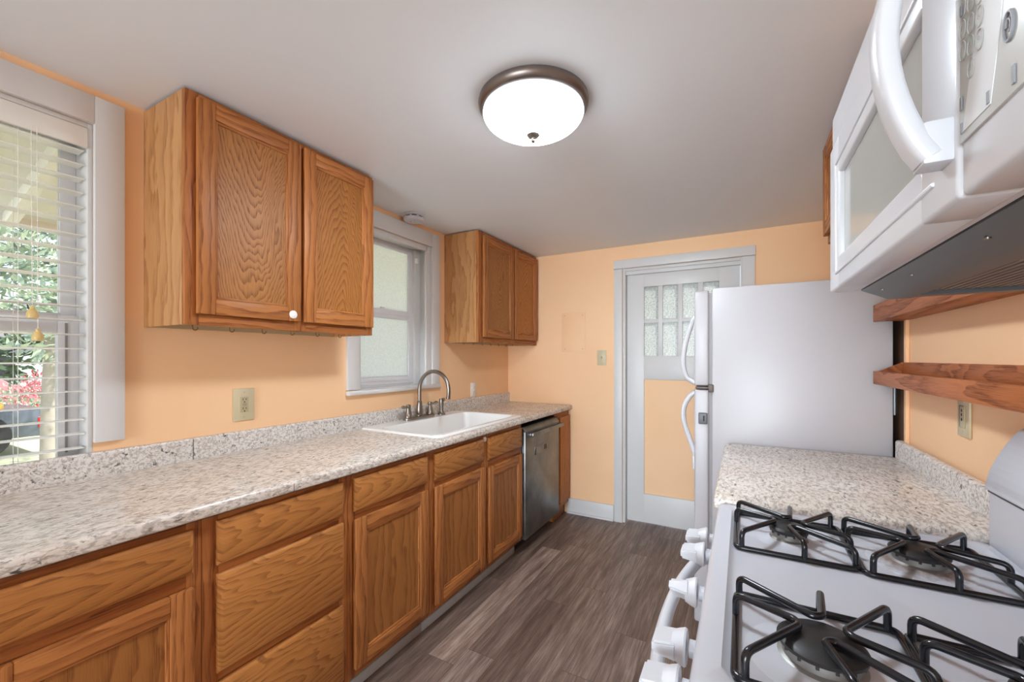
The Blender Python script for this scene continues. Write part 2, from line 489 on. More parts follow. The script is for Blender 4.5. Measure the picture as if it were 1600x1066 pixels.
# ------------------------------------------------------------------ mesh helpers
class B:
    """collects shapes in world space; build() links them as one mesh object"""
    def __init__(s):
        s.bm = bmesh.new()
        s.mats = []
        s.mi = 0

    def mat(s, name):
        if name not in s.mats:
            s.mats.append(name)
        s.mi = s.mats.index(name)
        return s

    def _take(s, faces):
        for f in faces:
            f.material_index = s.mi
            f.smooth = True

    def box(s, x0, x1, y0, y1, z0, z1, bev=0.0, seg=2):
        t = bmesh.new()
        bmesh.ops.create_cube(t, size=1)
        for v in t.verts:
            v.co = Vector((x0 + (v.co.x + .5) * (x1 - x0), y0 + (v.co.y + .5) * (y1 - y0), z0 + (v.co.z + .5) * (z1 - z0)))
        if bev > 0:
            bmesh.ops.bevel(t, geom=t.edges[:], offset=min(bev, .49 * min(x1 - x0, y1 - y0, z1 - z0)), segments=seg, affect='EDGES', profile=.5)
        s.merge(t)
        return s

    def merge(s, t, mtx=None):
        mp = {}
        for v in t.verts:
            mp[v] = s.bm.verts.new(mtx @ v.co if mtx else v.co)
        fs = []
        for f in t.faces:
            try:
                fs.append(s.bm.faces.new([mp[v] for v in f.verts]))
            except ValueError:
                pass
        s._take(fs)
        t.free()

    def prism(s, poly, axis, a, b, bev=0.0):
        """poly: 2-D points; axis 'x' -> poly=(y,z); 'y' -> (x,z); 'z' -> (x,y)"""
        def P(p, t):
            return {'x': (t, p[0], p[1]), 'y': (p[0], t, p[1]), 'z': (p[0], p[1], t)}[axis]
        t = bmesh.new()
        va = [t.verts.new(P(p, a)) for p in poly]
        vb = [t.verts.new(P(p, b)) for p in poly]
        n = len(poly)
        t.faces.new(va)
        t.faces.new(vb[::-1])
        for i in range(n):
            t.faces.new((va[i], vb[i], vb[(i + 1) % n], va[(i + 1) % n]))
        bmesh.ops.recalc_face_normals(t, faces=t.faces[:])
        if bev:
            bmesh.ops.bevel(t, geom=t.edges[:], offset=bev, segments=2, affect='EDGES', profile=.5)
        s.merge(t)
        return s

    def lathe(s, prof, c, axis='z', n=32, mtx=None):
        """prof: (r, h) pairs"""
        t = bmesh.new()
        rings = []
        for r, h in prof:
            if r < 1e-6:
                rings.append([t.verts.new((0, 0, h))])
            else:
                rings.append([t.verts.new((r * math.cos(2 * math.pi * i / n), r * math.sin(2 * math.pi * i / n), h)) for i in range(n)])
        for a, b in zip(rings, rings[1:]):
            for i in range(n):
                j = (i + 1) % n
                if len(a) == 1 and len(b) == 1:
                    break
                if len(a) == 1:
                    t.faces.new((a[0], b[j], b[i]))
                elif len(b) == 1:
                    t.faces.new((a[i], a[j], b[0]))
                else:
                    t.faces.new((a[i], a[j], b[j], b[i]))
        for rg in (rings[0], rings[-1]):
            if len(rg) > 1:
                try:
                    t.faces.new(rg)
                except ValueError:
                    pass
        bmesh.ops.recalc_face_normals(t, faces=t.faces[:])
        R = {'z': Matrix(), 'x': Matrix.Rotation(math.pi / 2, 4, 'Y'), '-x': Matrix.Rotation(-math.pi / 2, 4, 'Y'),
             'y': Matrix.Rotation(-math.pi / 2, 4, 'X'), '-y': Matrix.Rotation(math.pi / 2, 4, 'X')}[axis] if mtx is None else mtx
        s.merge(t, Matrix.Translation(c) @ R)
        return s

    def tube(s, pts, r, n=10, closed=False, fillet=0.0, fs=5):
        """sweep a circle along points; r number or list (per point, no fillet)"""
        pts = [Vector(p) for p in pts]
        if fillet > 0:
            out = []
            m = len(pts)
            for i, p in enumerate(pts):
                if not closed and i in (0, m - 1):
                    out.append(p)
                    continue
                a, b = pts[i - 1], pts[(i + 1) % m]
                da, db = (a - p), (b - p)
                d = min(fillet, da.length * .45, db.length * .45)
                p0, p1 = p + da.normalized() * d, p + db.normalized() * d
                for q in range(fs + 1):
                    t = q / fs
                    out.append(p0 * (1 - t) ** 2 + p * 2 * t * (1 - t) + p1 * t * t)
            pts = out
        m = len(pts)
        rr = r if isinstance(r, (list, tuple)) else [r] * m
        t = bmesh.new()
        rings = []
        prev = None
        for i, p in enumerate(pts):
            if closed:
                d = pts[(i + 1) % m] - pts[i - 1]
            else:
                d = pts[min(i + 1, m - 1)] - pts[max(i - 1, 0)]
            d = d.normalized() if d.length > 1e-9 else Vector((0, 0, 1))
            if prev is None:
                up = Vector((0, 0, 1)) if abs(d.z) < .9 else Vector((1, 0, 0))
                nx = d.cross(up).normalized()
            else:
                nx = (prev - d * prev.dot(d)).normalized()
            prev = nx
            ny = d.cross(nx)
            rings.append([t.verts.new(p + (nx * math.cos(2 * math.pi * j / n) + ny * math.sin(2 * math.pi * j / n)) * rr[i]) for j in range(n)])
        pairs = list(zip(rings, rings[1:])) + ([(rings[-1], rings[0])] if closed else [])
        for a, b in pairs:
            for j in range(n):
                t.faces.new((a[j], a[(j + 1) % n], b[(j + 1) % n], b[j]))
        if not closed:
            t.faces.new(rings[0][::-1])
            t.faces.new(rings[-1])
        bmesh.ops.recalc_face_normals(t, faces=t.faces[:])
        s.merge(t)
        return s

    def sweep(s, pts, sec, side=Vector((0, 1, 0))):
        """sweep a closed 2-D section (a along side, b along normal) along pts"""
        t = bmesh.new()
        rings = []
        pts = [Vector(p) for p in pts]
        m = len(pts)
        for i, p in enumerate(pts):
            d = (pts[min(i + 1, m - 1)] - pts[max(i - 1, 0)]).normalized()
            nx = (side - d * side.dot(d)).normalized()
            ny = d.cross(nx)
            rings.append([t.verts.new(p + nx * a + ny * b) for a, b in sec])
        n = len(sec)
        for a, b in zip(rings, rings[1:]):
            for j in range(n):
                t.faces.new((a[j], a[(j + 1) % n], b[(j + 1) % n], b[j]))
        t.faces.new(rings[0][::-1])
        t.faces.new(rings[-1])
        bmesh.ops.recalc_face_normals(t, faces=t.faces[:])
        s.merge(t)
        return s

    def loops(s, loops, cap0=True, cap1=True):
        """bridge a list of equal-length closed loops"""
        t = bmesh.new()
        rings = [[t.verts.new(p) for p in L] for L in loops]
        n = len(rings[0])
        for a, b in zip(rings, rings[1:]):
            for j in range(n):
                t.faces.new((a[j], a[(j + 1) % n], b[(j + 1) % n], b[j]))
        if cap0:
            t.faces.new(rings[0][::-1])
        if cap1:
            t.faces.new(rings[-1])
        bmesh.ops.recalc_face_normals(t, faces=t.faces[:])
        s.merge(t)
        return s

    def poly(s, pts):
        vs = [s.bm.verts.new(p) for p in pts]
        s._take([s.bm.faces.new(vs)])
        return s

    def build(s, name, mat=None, parent=None, origin=None, **props):
        if mat and not s.mats:
            s.mats = [mat]
        me = bpy.data.meshes.new(name)
        lo = Vector((1e9,) * 3)
        hi = Vector((-1e9,) * 3)
        for v in s.bm.verts:
            for i in range(3):
                lo[i] = min(lo[i], v.co[i])
                hi[i] = max(hi[i], v.co[i])
        org = Vector(origin) if origin is not None else (lo + hi) / 2
        for v in s.bm.verts:
            v.co -= org
        s.bm.to_mesh(me)
        s.bm.free()
        for m in s.mats:
            me.materials.append(M[m])
        me.set_sharp_from_angle(angle=math.radians(38))
        ob = bpy.data.objects.new(name, me)
        COL.objects.link(ob)
        if parent is not None:
            ob.parent = parent
            ob.location = org - WORG[parent.name]
        else:
            ob.location = org
        WORG[ob.name] = org
        for kk, vv in props.items():
            ob[kk] = vv
        return ob


WORG = {}


def thing(name, label, cat, loc, group=None):
    o = bpy.data.objects.new(name, None)
    o.empty_display_size = .05
    COL.objects.link(o)
    o.location = loc
    o['label'] = label
    o['category'] = cat
    if group:
        o['group'] = group
    WORG[o.name] = Vector(loc)
    return o


def tag(o, label, cat, group=None):
    o['label'] = label
    o['category'] = cat
    if group:
        o['group'] = group
    return o


def struct(b, name, mat=None, parent=None, **kw):
    o = b.build(name, mat, parent, **kw)
    if parent is None:
        o['kind'] = 'structure'
    return o


def sroot(name, loc):
    o = bpy.data.objects.new(name, None)
    COL.objects.link(o)
    o.location = loc
    o['kind'] = 'structure'
    WORG[o.name] = Vector(loc)
    return o


def rrect(x0, x1, y0, y1, r, z, n=6):
    pts = []
    for cx, cy, a0 in ((x1 - r, y1 - r, 0), (x0 + r, y1 - r, 90), (x0 + r, y0 + r, 180), (x1 - r, y0 + r, 270)):
        for i in range(n + 1):
            a = math.radians(a0 + 90 * i / n)
            pts.append((cx + r * math.cos(a), cy + r * math.sin(a), z))
    return pts


def text_mesh(txt, size, name='text'):
    cu = bpy.data.curves.new(name, 'FONT')
    cu.body = txt
    cu.size = size
    cu.align_x = 'CENTER'
    cu.align_y = 'CENTER'
    o = bpy.data.objects.new(name, cu)
    COL.objects.link(o)
    bpy.context.view_layer.update()
    dg = bpy.context.evaluated_depsgraph_get()
    me = bpy.data.meshes.new_from_object(o.evaluated_get(dg))
    t = bmesh.new()
    t.from_mesh(me)
    bpy.data.objects.remove(o)
    bpy.data.curves.remove(cu)
    bpy.data.meshes.remove(me)
    return t


# ------------------------------------------------------------------ the room
CEIL, BACK, RIGHT, FRONT = 2.271, 3.46, 2.512, -1.6
WT = 0.15


def wall_x(name, x0, x1, y0, y1, holes, mat='peach_wall'):
    """wall slab normal to X with rectangular holes (ya, yb, za, zb)"""
    b = B()
    ys = sorted({y0, y1, *[h[0] for h in holes], *[h[1] for h in holes]})
    zs = sorted({0, CEIL, *[h[2] for h in holes], *[h[3] for h in holes]})
    for ya, yb in zip(ys, ys[1:]):
        for za, zb in zip(zs, zs[1:]):
            cy, cz = (ya + yb) / 2, (za + zb) / 2
            if not any(h[0] < cy < h[1] and h[2] < cz < h[3] for h in holes):
                b.box(x0, x1, ya, yb, za, zb)
    return struct(b, name, mat, origin=(0, 0, 0))


def wall_y(name, y0, y1, x0, x1, holes, mat='peach_wall'):
    b = B()
    xs = sorted({x0, x1, *[h[0] for h in holes], *[h[1] for h in holes]})
    zs = sorted({0, CEIL, *[h[2] for h in holes], *[h[3] for h in holes]})
    for xa, xb in zip(xs, xs[1:]):
        for za, zb in zip(zs, zs[1:]):
            cx, cz = (xa + xb) / 2, (za + zb) / 2
            if not any(h[0] < cx < h[1] and h[2] < cz < h[3] for h in holes):
                b.box(xa, xb, y0, y1, za, zb)
    return struct(b, name, mat, origin=(0, 0, 0))


struct(B().box(-WT, RIGHT + WT, FRONT - WT, BACK + WT, -0.1, 0), 'floor', 'vinyl_planks', origin=(0, 0, 0))
struct(B().box(-WT, RIGHT + WT, FRONT - WT, BACK + WT, CEIL, CEIL + .12), 'ceiling', 'ceiling_paint', origin=(0, 0, 0))
W1 = (-0.27, 0.565, 0.955, 2.147)
W2 = (1.70, 2.335, 1.15, 2.135)
wall_x('wall_left', -WT, 0, FRONT - WT, BACK + WT, [W1, W2])
wall_x('wall_right', RIGHT, RIGHT + WT, FRONT - WT, BACK + WT, [])
DX0, DX1, DZ = 1.082, 1.945, 2.085
wall_y('wall_back', BACK, BACK + WT, 0, RIGHT, [(DX0, DX1, 0, DZ)])
wall_y('wall_front', FRONT - WT, FRONT, 0, RIGHT, [(0.35, 2.15, 0, 2.1)])  # unseen wall; its wide opening is made up to let the fill light in

# baseboard with a grey shoe moulding, back wall left of the door
b = B().box(0.60, 1.010, BACK - .016, BACK, 0.0, .131, .004).box(0.60, 1.010, BACK - .030, BACK - .015, 0.0, .018, .005)
struct(b, 'baseboard_back', 'trim_paint')
b = B().box(2.03, RIGHT, BACK - .016, BACK, 0.0, .131, .004)
struct(b, 'baseboard_right', 'trim_paint')

# brown board on the right wall beside the refrigerator
b = B().mat('dark_brown_wood').box(RIGHT - .010, RIGHT, 2.192, 2.75, 0.0, 1.62, .002)
b.mat('peach_wall').box(RIGHT - .012, RIGHT, 2.168, 2.192, 0.96, 1.62, .003)
struct(b, 'trim_1')

# ---- door in the back wall
dr = sroot('door_1', (1.51, BACK, 0))
T = 'trim_paint'
cz = 2.155
b = B()
b.box(1.012, 1.080, BACK - .018, BACK, 0, cz - .072, .003)
b.box(1.940, 2.022, BACK - .018, BACK, 0, cz - .072, .003)
b.box(1.008, 2.026, BACK - .022, BACK, cz - .070, cz, .004)
b.build('door_casing', T, dr)
b = B()
b.box(1.082, 1.100, BACK + .001, BACK + WT, 0, DZ, .002)
b.box(1.930, 1.944, BACK + .001, BACK + WT, 0, DZ, .002)
b.box(1.1, 1.93, BACK + .001, BACK + WT, DZ - .022, DZ - .001, .002)
b.box(1.1, 1.93, BACK + .02, BACK + .075, DZ - .05, DZ - .021, .002)
b.build('door_jamb', T, dr)
yd0, yd1 = BACK + .055, BACK + .093
b = B()
pz = [(1.665, 1.932), (1.366, 1.637)]
px = [(1.240, 1.348), (1.384, 1.497), (1.533, 1.643), (1.679, 1.790)]
# slab built as stiles, rails, muntins
b.box(1.102, 1.240, yd0, yd1, 0.012, 2.058, .003)
b.box(1.790, 1.928, yd0, yd1, 0.012, 2.058, .003)
b.box(1.238, 1.792, yd0, yd1, 1.932, 2.058, .003)
b.box(1.238, 1.792, yd0, yd1, 1.177, 1.366, .003)
b.box(1.238, 1.792, yd0, yd1, 0.012, 0.245, .003)
for (a0, a1), (c0, c1) in zip(px, px[1:]):
    b.box(a1, c0, yd0 + .004, yd1 - .004, 1.36, 1.935, .002)
b.box(1.238, 1.792, yd0 + .0046, yd1 - .0046, 1.637, 1.665, .001)
slab = b.build('door_slab', T, dr)
b = B().box(1.2405, 1.7895, yd0 + .010, yd1 - .006, .246, 1.176)
b.build('door_panel', 'peach_wall', slab, label='peach painted lower panel')
for z0, z1 in pz:
    for x0, x1 in px:
        B().box(x0 + .0005, x1 - .0005, yd0 + .016, yd0 + .021, z0 + .0005, z1 - .0005).build('pane', 'pebbled_pane', slab)
b = B().box(1.79, 1.83, BACK + .05, BACK + .055, .95, 1.09, .003).lathe([(.006, 0), (.008, .02), (.024, .032), (.027, .045), (.02, .056), (0, .06)], (1.862, BACK + .055, 1.03), '-y')
b = B().lathe([(.03, 0), (.03, .004), (.009, .006), (.008, .02), (.024, .030), (.027, .042), (.02, .052), (0, .055)], (1.862, yd0, 1.03), '-y')
b.build('door_knob', 'bronze', slab)

# ---- window 1 (near, with the blind)
w1 = sroot('window_1', (0, .15, 1.0))
b = B()
b.box(0.0005, .020, .564, .644, 1.062, 2.240, .003)
b.box(0.0005, .020, -.35, -.27, 1.062, 2.240, .003)
b.box(0.0005, .0200, -.27, .565, 2.1455, 2.240, .003)
b.build('casing', T, w1)
b = B()
b.box(-.149, -.0005, .552, .5645, .956, 2.146, .001)
b.box(-.149, -.0005, -.2695, -.257, .956, 2.146, .001)
b.box(-.149, -.0005, -.257, .552, 2.130, 2.1465, .001)
b.box(-.149, -.0005, -.257, .552, .9555, .972, .001)
b.build('jamb', T, w1)
xs0 = -.125
b = B()      # outer sash (upper) and inner sash (lower)
for (z0, z1, x0, x1) in ((1.475, 2.13, -.132, -.104), ):
    b.box(x0, x1, .512, .552, z0, z1, .002)
    b.box(x0, x1, -.257, -.217, z0, z1, .002)
    b.box(x0, x1, -.217, .512, z1 - .04, z1, .002)
    b.box(x0, x1, -.217, .512, z0, z0 + .03, .002)
up = b.build('upper_sash', 'white_vinyl', w1)
b = B()
x0, x1 = -.104, -.078
b.box(x0, x1, .500, .552, .972, 1.497, .002)
b.box(x0, x1, -.257, -.205, .972, 1.497, .002)
b.box(x0, x1, -.205, .500, 1.437, 1.497, .002)
b.box(x0, x1, -.205, .500, .972, 1.012, .002)
lo = b.build('lower_sash', 'white_vinyl', w1)
B().box(-.120, -.116, -.217, .512, 1.505, 2.09).build('pane', 'clear_glass', up)
B().box(-.093, -.089, -.205, .500, 1.012, 1.437).build('pane', 'clear_glass', lo)
B().box(-.078, -.075, .5175, .5235, 1.03, 1.47).build('sash_track', 'gasket_grey', lo)

# ---- window 2 (over the sink, frosted)
w2 = sroot('window_2', (0, 2.0, 1.14))
b = B()
b.box(0.0005, .020, 1.605, 1.686, 1.170, 2.236, .003)
b.box(0.0005, .020, 2.335, 2.413, 1.160, 2.236, .003)
b.box(0.0005, .0205, 1.686, 2.335, 2.138, 2.236, .003)
b.box(-.012, .006, 2.277, 2.335, 1.165, 2.138, .003)
b.box(-.012, .006, 1.7005, 2.29, 2.10, 2.1345, .003)
b.build('casing', T, w2)
B().box(.0005, .034, 1.603, 2.416, 1.140, 1.166, .005).build('sill', T, w2)
b = B()
b.box(-.149, -.0005, 2.322, 2.3345, 1.151, 2.1345, .001)
b.box(-.149, -.0005, 1.7005, 1.712, 1.151, 2.1345, .001)
b.box(-.149, -.0005, 1.712, 2.322, 2.120, 2.1345, .001)
b.box(-.149, .0002, 1.712, 2.322, 1.1505, 1.168, .001)
b.box(-.149, -.085, 2.268, 2.322, 1.168, 2.120, .002)
b.box(-.149, -.085, 1.712, 1.742, 1.168, 2.120, .002)
b.build('jamb', T, w2)
b = B()
x0, x1 = -.134, -.110
b.box(x0, x1, 2.228, 2.272, 1.640, 2.118, .002)
b.box(x0, x1, 1.742, 1.775, 1.640, 2.118, .002)
b.box(x0, x1, 1.775, 2.228, 2.080, 2.118, .002)
b.box(x0, x1, 1.775, 2.228, 1.640, 1.672, .002)
up = b.build('upper_sash', 'white_vinyl', w2)
B().box(-.124, -.120, 1.775, 2.228, 1.672, 2.080).build('pane', 'frosted_pane', up)
b = B()
x0, x1 = -.110, -.086
b.box(x0, x1, 2.206, 2.248, 1.168, 1.666, .002)
b.box(x0, x1, 1.742, 1.770, 1.168, 1.666, .002)
b.box(x0, x1, 1.770, 2.206, 1.612, 1.666, .002)
b.box(x0, x1, 1.770, 2.206, 1.168, 1.228, .002)
b.box(x1 - .001, x1 + .006, 1.75, 2.24, 1.182, 1.188, .001)
b.box(x1 - .001, x1 + .006, 1.75, 2.24, 1.203, 1.208, .001)
b.box(x1 - .001, x1 + .004, 1.75, 2.244, 1.636, 1.642, .001)
lo = b.build('lower_sash', 'white_vinyl', w2)
B().box(-.100, -.096, 1.770, 2.206, 1.228, 1.612).build('pane', 'frosted_pane', lo)
b = B().box(-.106, -.088, 1.915, 1.985, 1.666, 1.674, .003).box(-.102, -.092, 1.955, 1.992, 1.672, 1.682, .003)
b.build('sash_lock', 'white_vinyl', lo)
tag(B().box(-.0865, -.062, 2.262, 2.278, 2.016, 2.055, .004).build('shade_bracket', 'lid_white'),
    'small white shade bracket in the top right corner of the frosted window', 'bracket')

# ---- blind in window 1
bl = thing('window_blind', 'white horizontal slat blind with wooden tassels in the near window', 'blind', (-.03, .14, 2.128))
b = B().box(-.062, -.008, -.245, .548, 2.085, 2.128, .003).box(-.008, .004, -.250, .552, 2.060, 2.1285, .004)
b.build('headrail', 'blind_slat', bl)
b = B()
z = 2.052
nsl = 0
while z > 1.01:
    y0, y1 = -.247, .546
    tilt = .0005
    prof = []
    for i in range(7):
        a = -1 + 2 * i / 6
        prof.append((-.034 + a * .0255, z + tilt * a + .0022 * (1 - a * a)))
    poly = prof + [(p[0], p[1] - .0028) for p in reversed(prof)]
    b.prism(poly, 'y', y0, y1)
    z -= .0478
    nsl += 1
b.build('slats', 'blind_slat', bl)
B().box(-.058, -.010, -.247, .546, .978, .994, .004).build('bottom_rail', 'blind_slat', bl)
b = B()
for yy_ in (-.13, .398):
    for xx in (-.0585, -.0095):
        b.tube([(xx, yy_, .99), (xx, yy_, 2.09)], .0009, 5)
b.build('ladder_cords', 'blind_cord', bl)
for yy_, zt in ((.424, 1.495), (.436, 1.425)):
    t_ = B().lathe([(.003, .038), (.006, .036), (.006, .028), (.011, .022), (.014, .008), (.013, 0), (.004, -.001), (0, -.001)], (-.003 + .010, yy_, zt - .02), n=16).build('tassel', 'tassel_wood', bl)
    B().tube([(.007, yy_, zt + .012), (.006, yy_ - .001, 1.8), (.006, yy_ - .002, 2.075)], .0009, 5).build('pull_cord', 'blind_cord', t_)

# ------------------------------------------------------------------ cabinet builders
def door(parent, xf, y0, y1, z0, z1, sgn=1, fw=.056, th=.019, name='door', pm='oak_plain'):
    """framed door on a plane facing sgn*x; xf = front face x"""
    def bx(b, d0, d1, *r, **kw):      # depth measured back from the front face
        xa, xb = xf - sgn * d1, xf - sgn * d0
        b.box(min(xa, xb), max(xa, xb), *r, **kw)
    b = B()
    b.mat('oak_door_v')
    bx(b, 0, th, y0, y0 + fw, z0, z1, bev=.004)
    bx(b, 0, th, y1 - fw, y1, z0, z1, bev=.004)
    b.mat('oak_door_h')
    bx(b, 0.0004, th, y0 + fw - .001, y1 - fw + .001, z1 - fw, z1, bev=.004)
    bx(b, 0.0004, th, y0 + fw - .001, y1 - fw + .001, z0, z0 + fw, bev=.004)
    # inner moulding step
    s_ = .009
    b.mat('oak_door_v')
    bx(b, .004, th, y0 + fw - .002, y0 + fw + s_, z0 + fw - .002, z1 - fw + .002, bev=.003)
    bx(b, .004, th, y1 - fw - s_, y1 - fw + .002, z0 + fw - .002, z1 - fw + .002, bev=.003)
    b.mat('oak_door_h')
    bx(b, .004, th, y0 + fw + s_ - .002, y1 - fw - s_ + .002, z1 - fw - s_, z1 - fw + .002, bev=.003)
    bx(b, .004, th, y0 + fw + s_ - .002, y1 - fw - s_ + .002, z0 + fw - .002, z0 + fw + s_, bev=.003)
    d = b.build(name, None, parent)
    b = B()
    bx(b, .010, th - .003, y0 + fw + s_, y1 - fw - s_, z0 + fw + s_, z1 - fw - s_)
    b.build('panel', pm, d)
    return d


def drawer(parent, xf, y0, y1, z0, z1, name='drawer_front'):
    e = .013
    b = B()
    L = [[(x, y0 + i, z0 + i), (x, y1 - i, z0 + i), (x, y1 - i, z1 - i), (x, y0 + i, z1 - i)]
         for x, i in ((xf - .019, 0), (xf - .009, 0), (xf - .003, e * .55), (xf, e))]
    b.loops([[Vector(p) for p in l] for l in L])
    return b.build(name, 'oak_drawer', parent)


def face_frame(parent, xf, y0, y1, z0, z1, stiles, rails, th=.019):
    """stiles: list of (ya, yb); rails: list of (ya, yb, za, zb)"""
    b = B().mat('oak_frame_v')
    for ya, yb in stiles:
        b.box(xf - th, xf, ya, yb, z0, z1, .001)
    b.mat('oak_frame_h')
    for ya, yb, za, zb in rails:
        b.box(xf - th, xf - .0003, ya, yb, za, zb, .001)
    return b.build('face_frame', None, parent)


FX, DXF = .610, .630     # face frame plane, door front plane
TOE = .100
ZT = .904


def base_body(parent, y0, y1, mat='oak_plain', zt=ZT):
    b = B()
    b.box(.012, FX - .019, y0, y0 + .016, TOE, zt)
    b.box(.012, FX - .019, y1 - .016, y1, TOE, zt)
    b.box(.012, FX - .019, y0 + .016, y1 - .016, TOE, TOE + .016)
    b.box(.012, .020, y0 + .016, y1 - .016, TOE + .016, zt)
    b.build('body', mat, parent)
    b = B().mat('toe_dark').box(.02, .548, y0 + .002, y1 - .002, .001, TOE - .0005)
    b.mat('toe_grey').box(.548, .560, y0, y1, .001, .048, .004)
    b.build('toe_kick', None, parent)


# cabinet A: wide drawer over two doors, nearest the camera
ca = thing('base_cabinet', 'oak base cabinet under the blind window with one wide drawer over doors', 'cabinet', (.3, .2, 0), 'base cabinets of the left run')
base_body(ca, -.20, .612)
face_frame(ca, FX, -.20, .612, TOE, ZT, [(-.2, -.165), (.575, .612), (.17, .20)], [(-.165, .575, .862, ZT), (-.165, .575, .70, .785), (-.165, .575, TOE, .15)])
drawer(ca, DXF, -.185, .588, .760, .879)
door(ca, DXF, -.185, .192, .135, .722)
door(ca, DXF, .206, .588, .135, .722)
# cabinet B: three drawers
cb_ = thing('base_cabinet', 'oak base cabinet with three stacked drawer fronts', 'cabinet', (.3, .86, 0), 'base cabinets of the left run')
base_body(cb_, .613, 1.108)
face_frame(cb_, FX, .613, 1.108, TOE, ZT, [(.613, .655), (1.070, 1.108)], [(.655, 1.07, .86, ZT), (.655, 1.07, .72, .77), (.655, 1.07, .40, .46), (.655, 1.07, TOE, .15)])
drawer(cb_, DXF, .648, 1.081, .754, .882)
drawer(cb_, DXF, .648, 1.084, .443, .727)
drawer(cb_, DXF, .648, 1.084, .132, .414)
# cabinet C: drawer over door
cc = thing('base_cabinet', 'oak base cabinet with one drawer over one door right of the three-drawer cabinet', 'cabinet', (.3, 1.35, 0), 'base cabinets of the left run')
base_body(cc, 1.109, 1.590)
face_frame(cc, FX, 1.109, 1.590, TOE, ZT, [(1.109, 1.145), (1.555, 1.590)], [(1.145, 1.555, .86, ZT), (1.145, 1.555, .70, .77), (1.145, 1.555, TOE, .15)])
drawer(cc, DXF, 1.134, 1.564, .752, .882)
door(cc, DXF, 1.134, 1.564, .135, .720)
# sink base
cs = thing('sink_base_cabinet', 'oak sink base cabinet with two false fronts over two doors', 'cabinet', (.3, 2.07, 0), 'base cabinets of the left run')
base_body(cs, 1.591, 2.553, zt=.735)
face_frame(cs, FX, 1.591, 2.553, TOE, ZT, [(1.591, 1.632), (2.050, 2.125), (2.530, 2.553)],
           [(1.632, 2.05, .86, ZT), (1.632, 2.05, .70, .77), (1.632, 2.05, TOE, .15), (2.125, 2.53, .86, ZT), (2.125, 2.53, .69, .77), (2.125, 2.53, TOE, .15)])
drawer(cs, DXF, 1.620, 2.062, .750, .880, 'false_front')
drawer(cs, DXF, 2.112, 2.541, .745, .878, 'false_front')
door(cs, DXF, 1.620, 2.072, .135, .716)
door(cs, DXF, 2.110, 2.541, .135, .700)
B().lathe([(.015, 0), (.015, .004), (.012, .007), (0, .008)], (FX, 2.088, .872), 'x', 20).build('bumper_disc', 'lid_white', cs, label='small white plastic disc')

# dishwasher
dw = thing('dishwasher', 'stainless steel dishwasher with bar handle between sink cabinet and wall', 'dishwasher', (.3, 2.86, 0))
B().box(.03, .590, 2.566, 3.160, .08, .868).build('tub', 'micro_under', dw)
b = B().box(.590, .640, 2.562, 3.165, .098, .845, .006)
b.prism([(.590, .845), (.640, .845), (.612, .872), (.590, .872)], 'y', 2.562, 3.165)
fr_ = b.build('front_panel', 'stainless', dw)
b = B().box(.668, .690, 2.585, 3.150, .806, .836, .007)
b.box(.6405, .672, 2.585, 2.612, .810, .832, .003).box(.6405, .672, 3.123, 3.150, .810, .832, .003)
b.build('handle', 'stainless', dw)
b = B().box(.6402, .644, 2.705, 2.925, .655, .715, .002)
vt = b.build('vent_badge', 'stainless', dw)
B().box(.6442, .645, 2.708, 2.722, .657, .707).build('badge_bar', 'slot_black', vt)
for i in range(2):
    for j in range(3):
        B().box(.6442, .645, 2.862 + i * .026, 2.882 + i * .026, .672 + j * .013, .679 + j * .013).build('badge_mark', 'slot_black', vt)
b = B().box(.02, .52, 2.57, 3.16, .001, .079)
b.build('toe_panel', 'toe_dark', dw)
# filler at the wall
fl = thing('filler_panel', 'narrow oak filler panel between the dishwasher and the back wall', 'panel', (.6, 3.3, 0))
b = B().mat('oak_frame_v').box(.58, .612, 3.185, 3.440, .105, .903, .002).mat('oak_door_v').box(.612, .630, 3.215, 3.43, .14, .86, .004)
b.build('stile', None, fl)
B().box(.53, .575, 3.18, 3.442, .001, .1045, .003).build('toe_kick', 'oak_plain', fl)

# ------------------------------------------------------------------ left worktop
CT = .945
wt = thing('worktop', 'long speckled granite-look laminate worktop along the left wall', 'countertop', (.32, 1.6, .905))
def slab_prof(xa, xb, zt=CT, zb=.906, r=.016, lip=True):
    p = [(xa, zb)]
    if lip:
        p += [(xb - .02, zb), (xb - .004, zb)]
        for i in range(7):
            a = math.radians(-90 + 90 * i / 6)
            p.append((xb - .008 + .008 * math.cos(a), zb + .008 + .008 * math.sin(a)))
        for i in range(8):
            a = math.radians(90 * i / 7)
            p.append((xb - r + r * math.cos(a), zt - r + r * math.sin(a)))
    else:
        p += [(xb, zb), (xb, zt)]
    p.append((xa, zt))
    return p
SY0, SY1, SX0, SX1 = 1.690, 2.560, .055, .585       # sink cut-out
b = B()
b.prism(slab_prof(.0205, .642), 'y', -.20, SY0)
b.prism(slab_prof(.0205, .642), 'y', SY1, 3.4565)
b.prism(slab_prof(SX1, .642), 'y', SY0, SY1)
b.prism(slab_prof(.0205, SX0, lip=False), 'y', SY0, SY1)
b.build('top', 'granite_laminate', wt)
b = B()
p = [(.001, .906), (.0200, .906), (.0200, 1.022)]
for i in range(7):
    a = math.radians(90 * i / 6)
    p.append((.0120 + .008 * math.cos(a), 1.022 + .008 * math.sin(a)))
p.append((.001, 1.030))
b.prism(p, 'y', -.20, 3.4565)
b.build('backsplash', 'granite_edge', wt)
b = B().box(.0203, .0208, .8535, .8555, .946, 1.028).box(.6421, .6425, .868, .8695, .91, .935).box(.03, .62, .8680, .8688, .9451, .9453)
b.build('seam', 'toe_dark', wt)

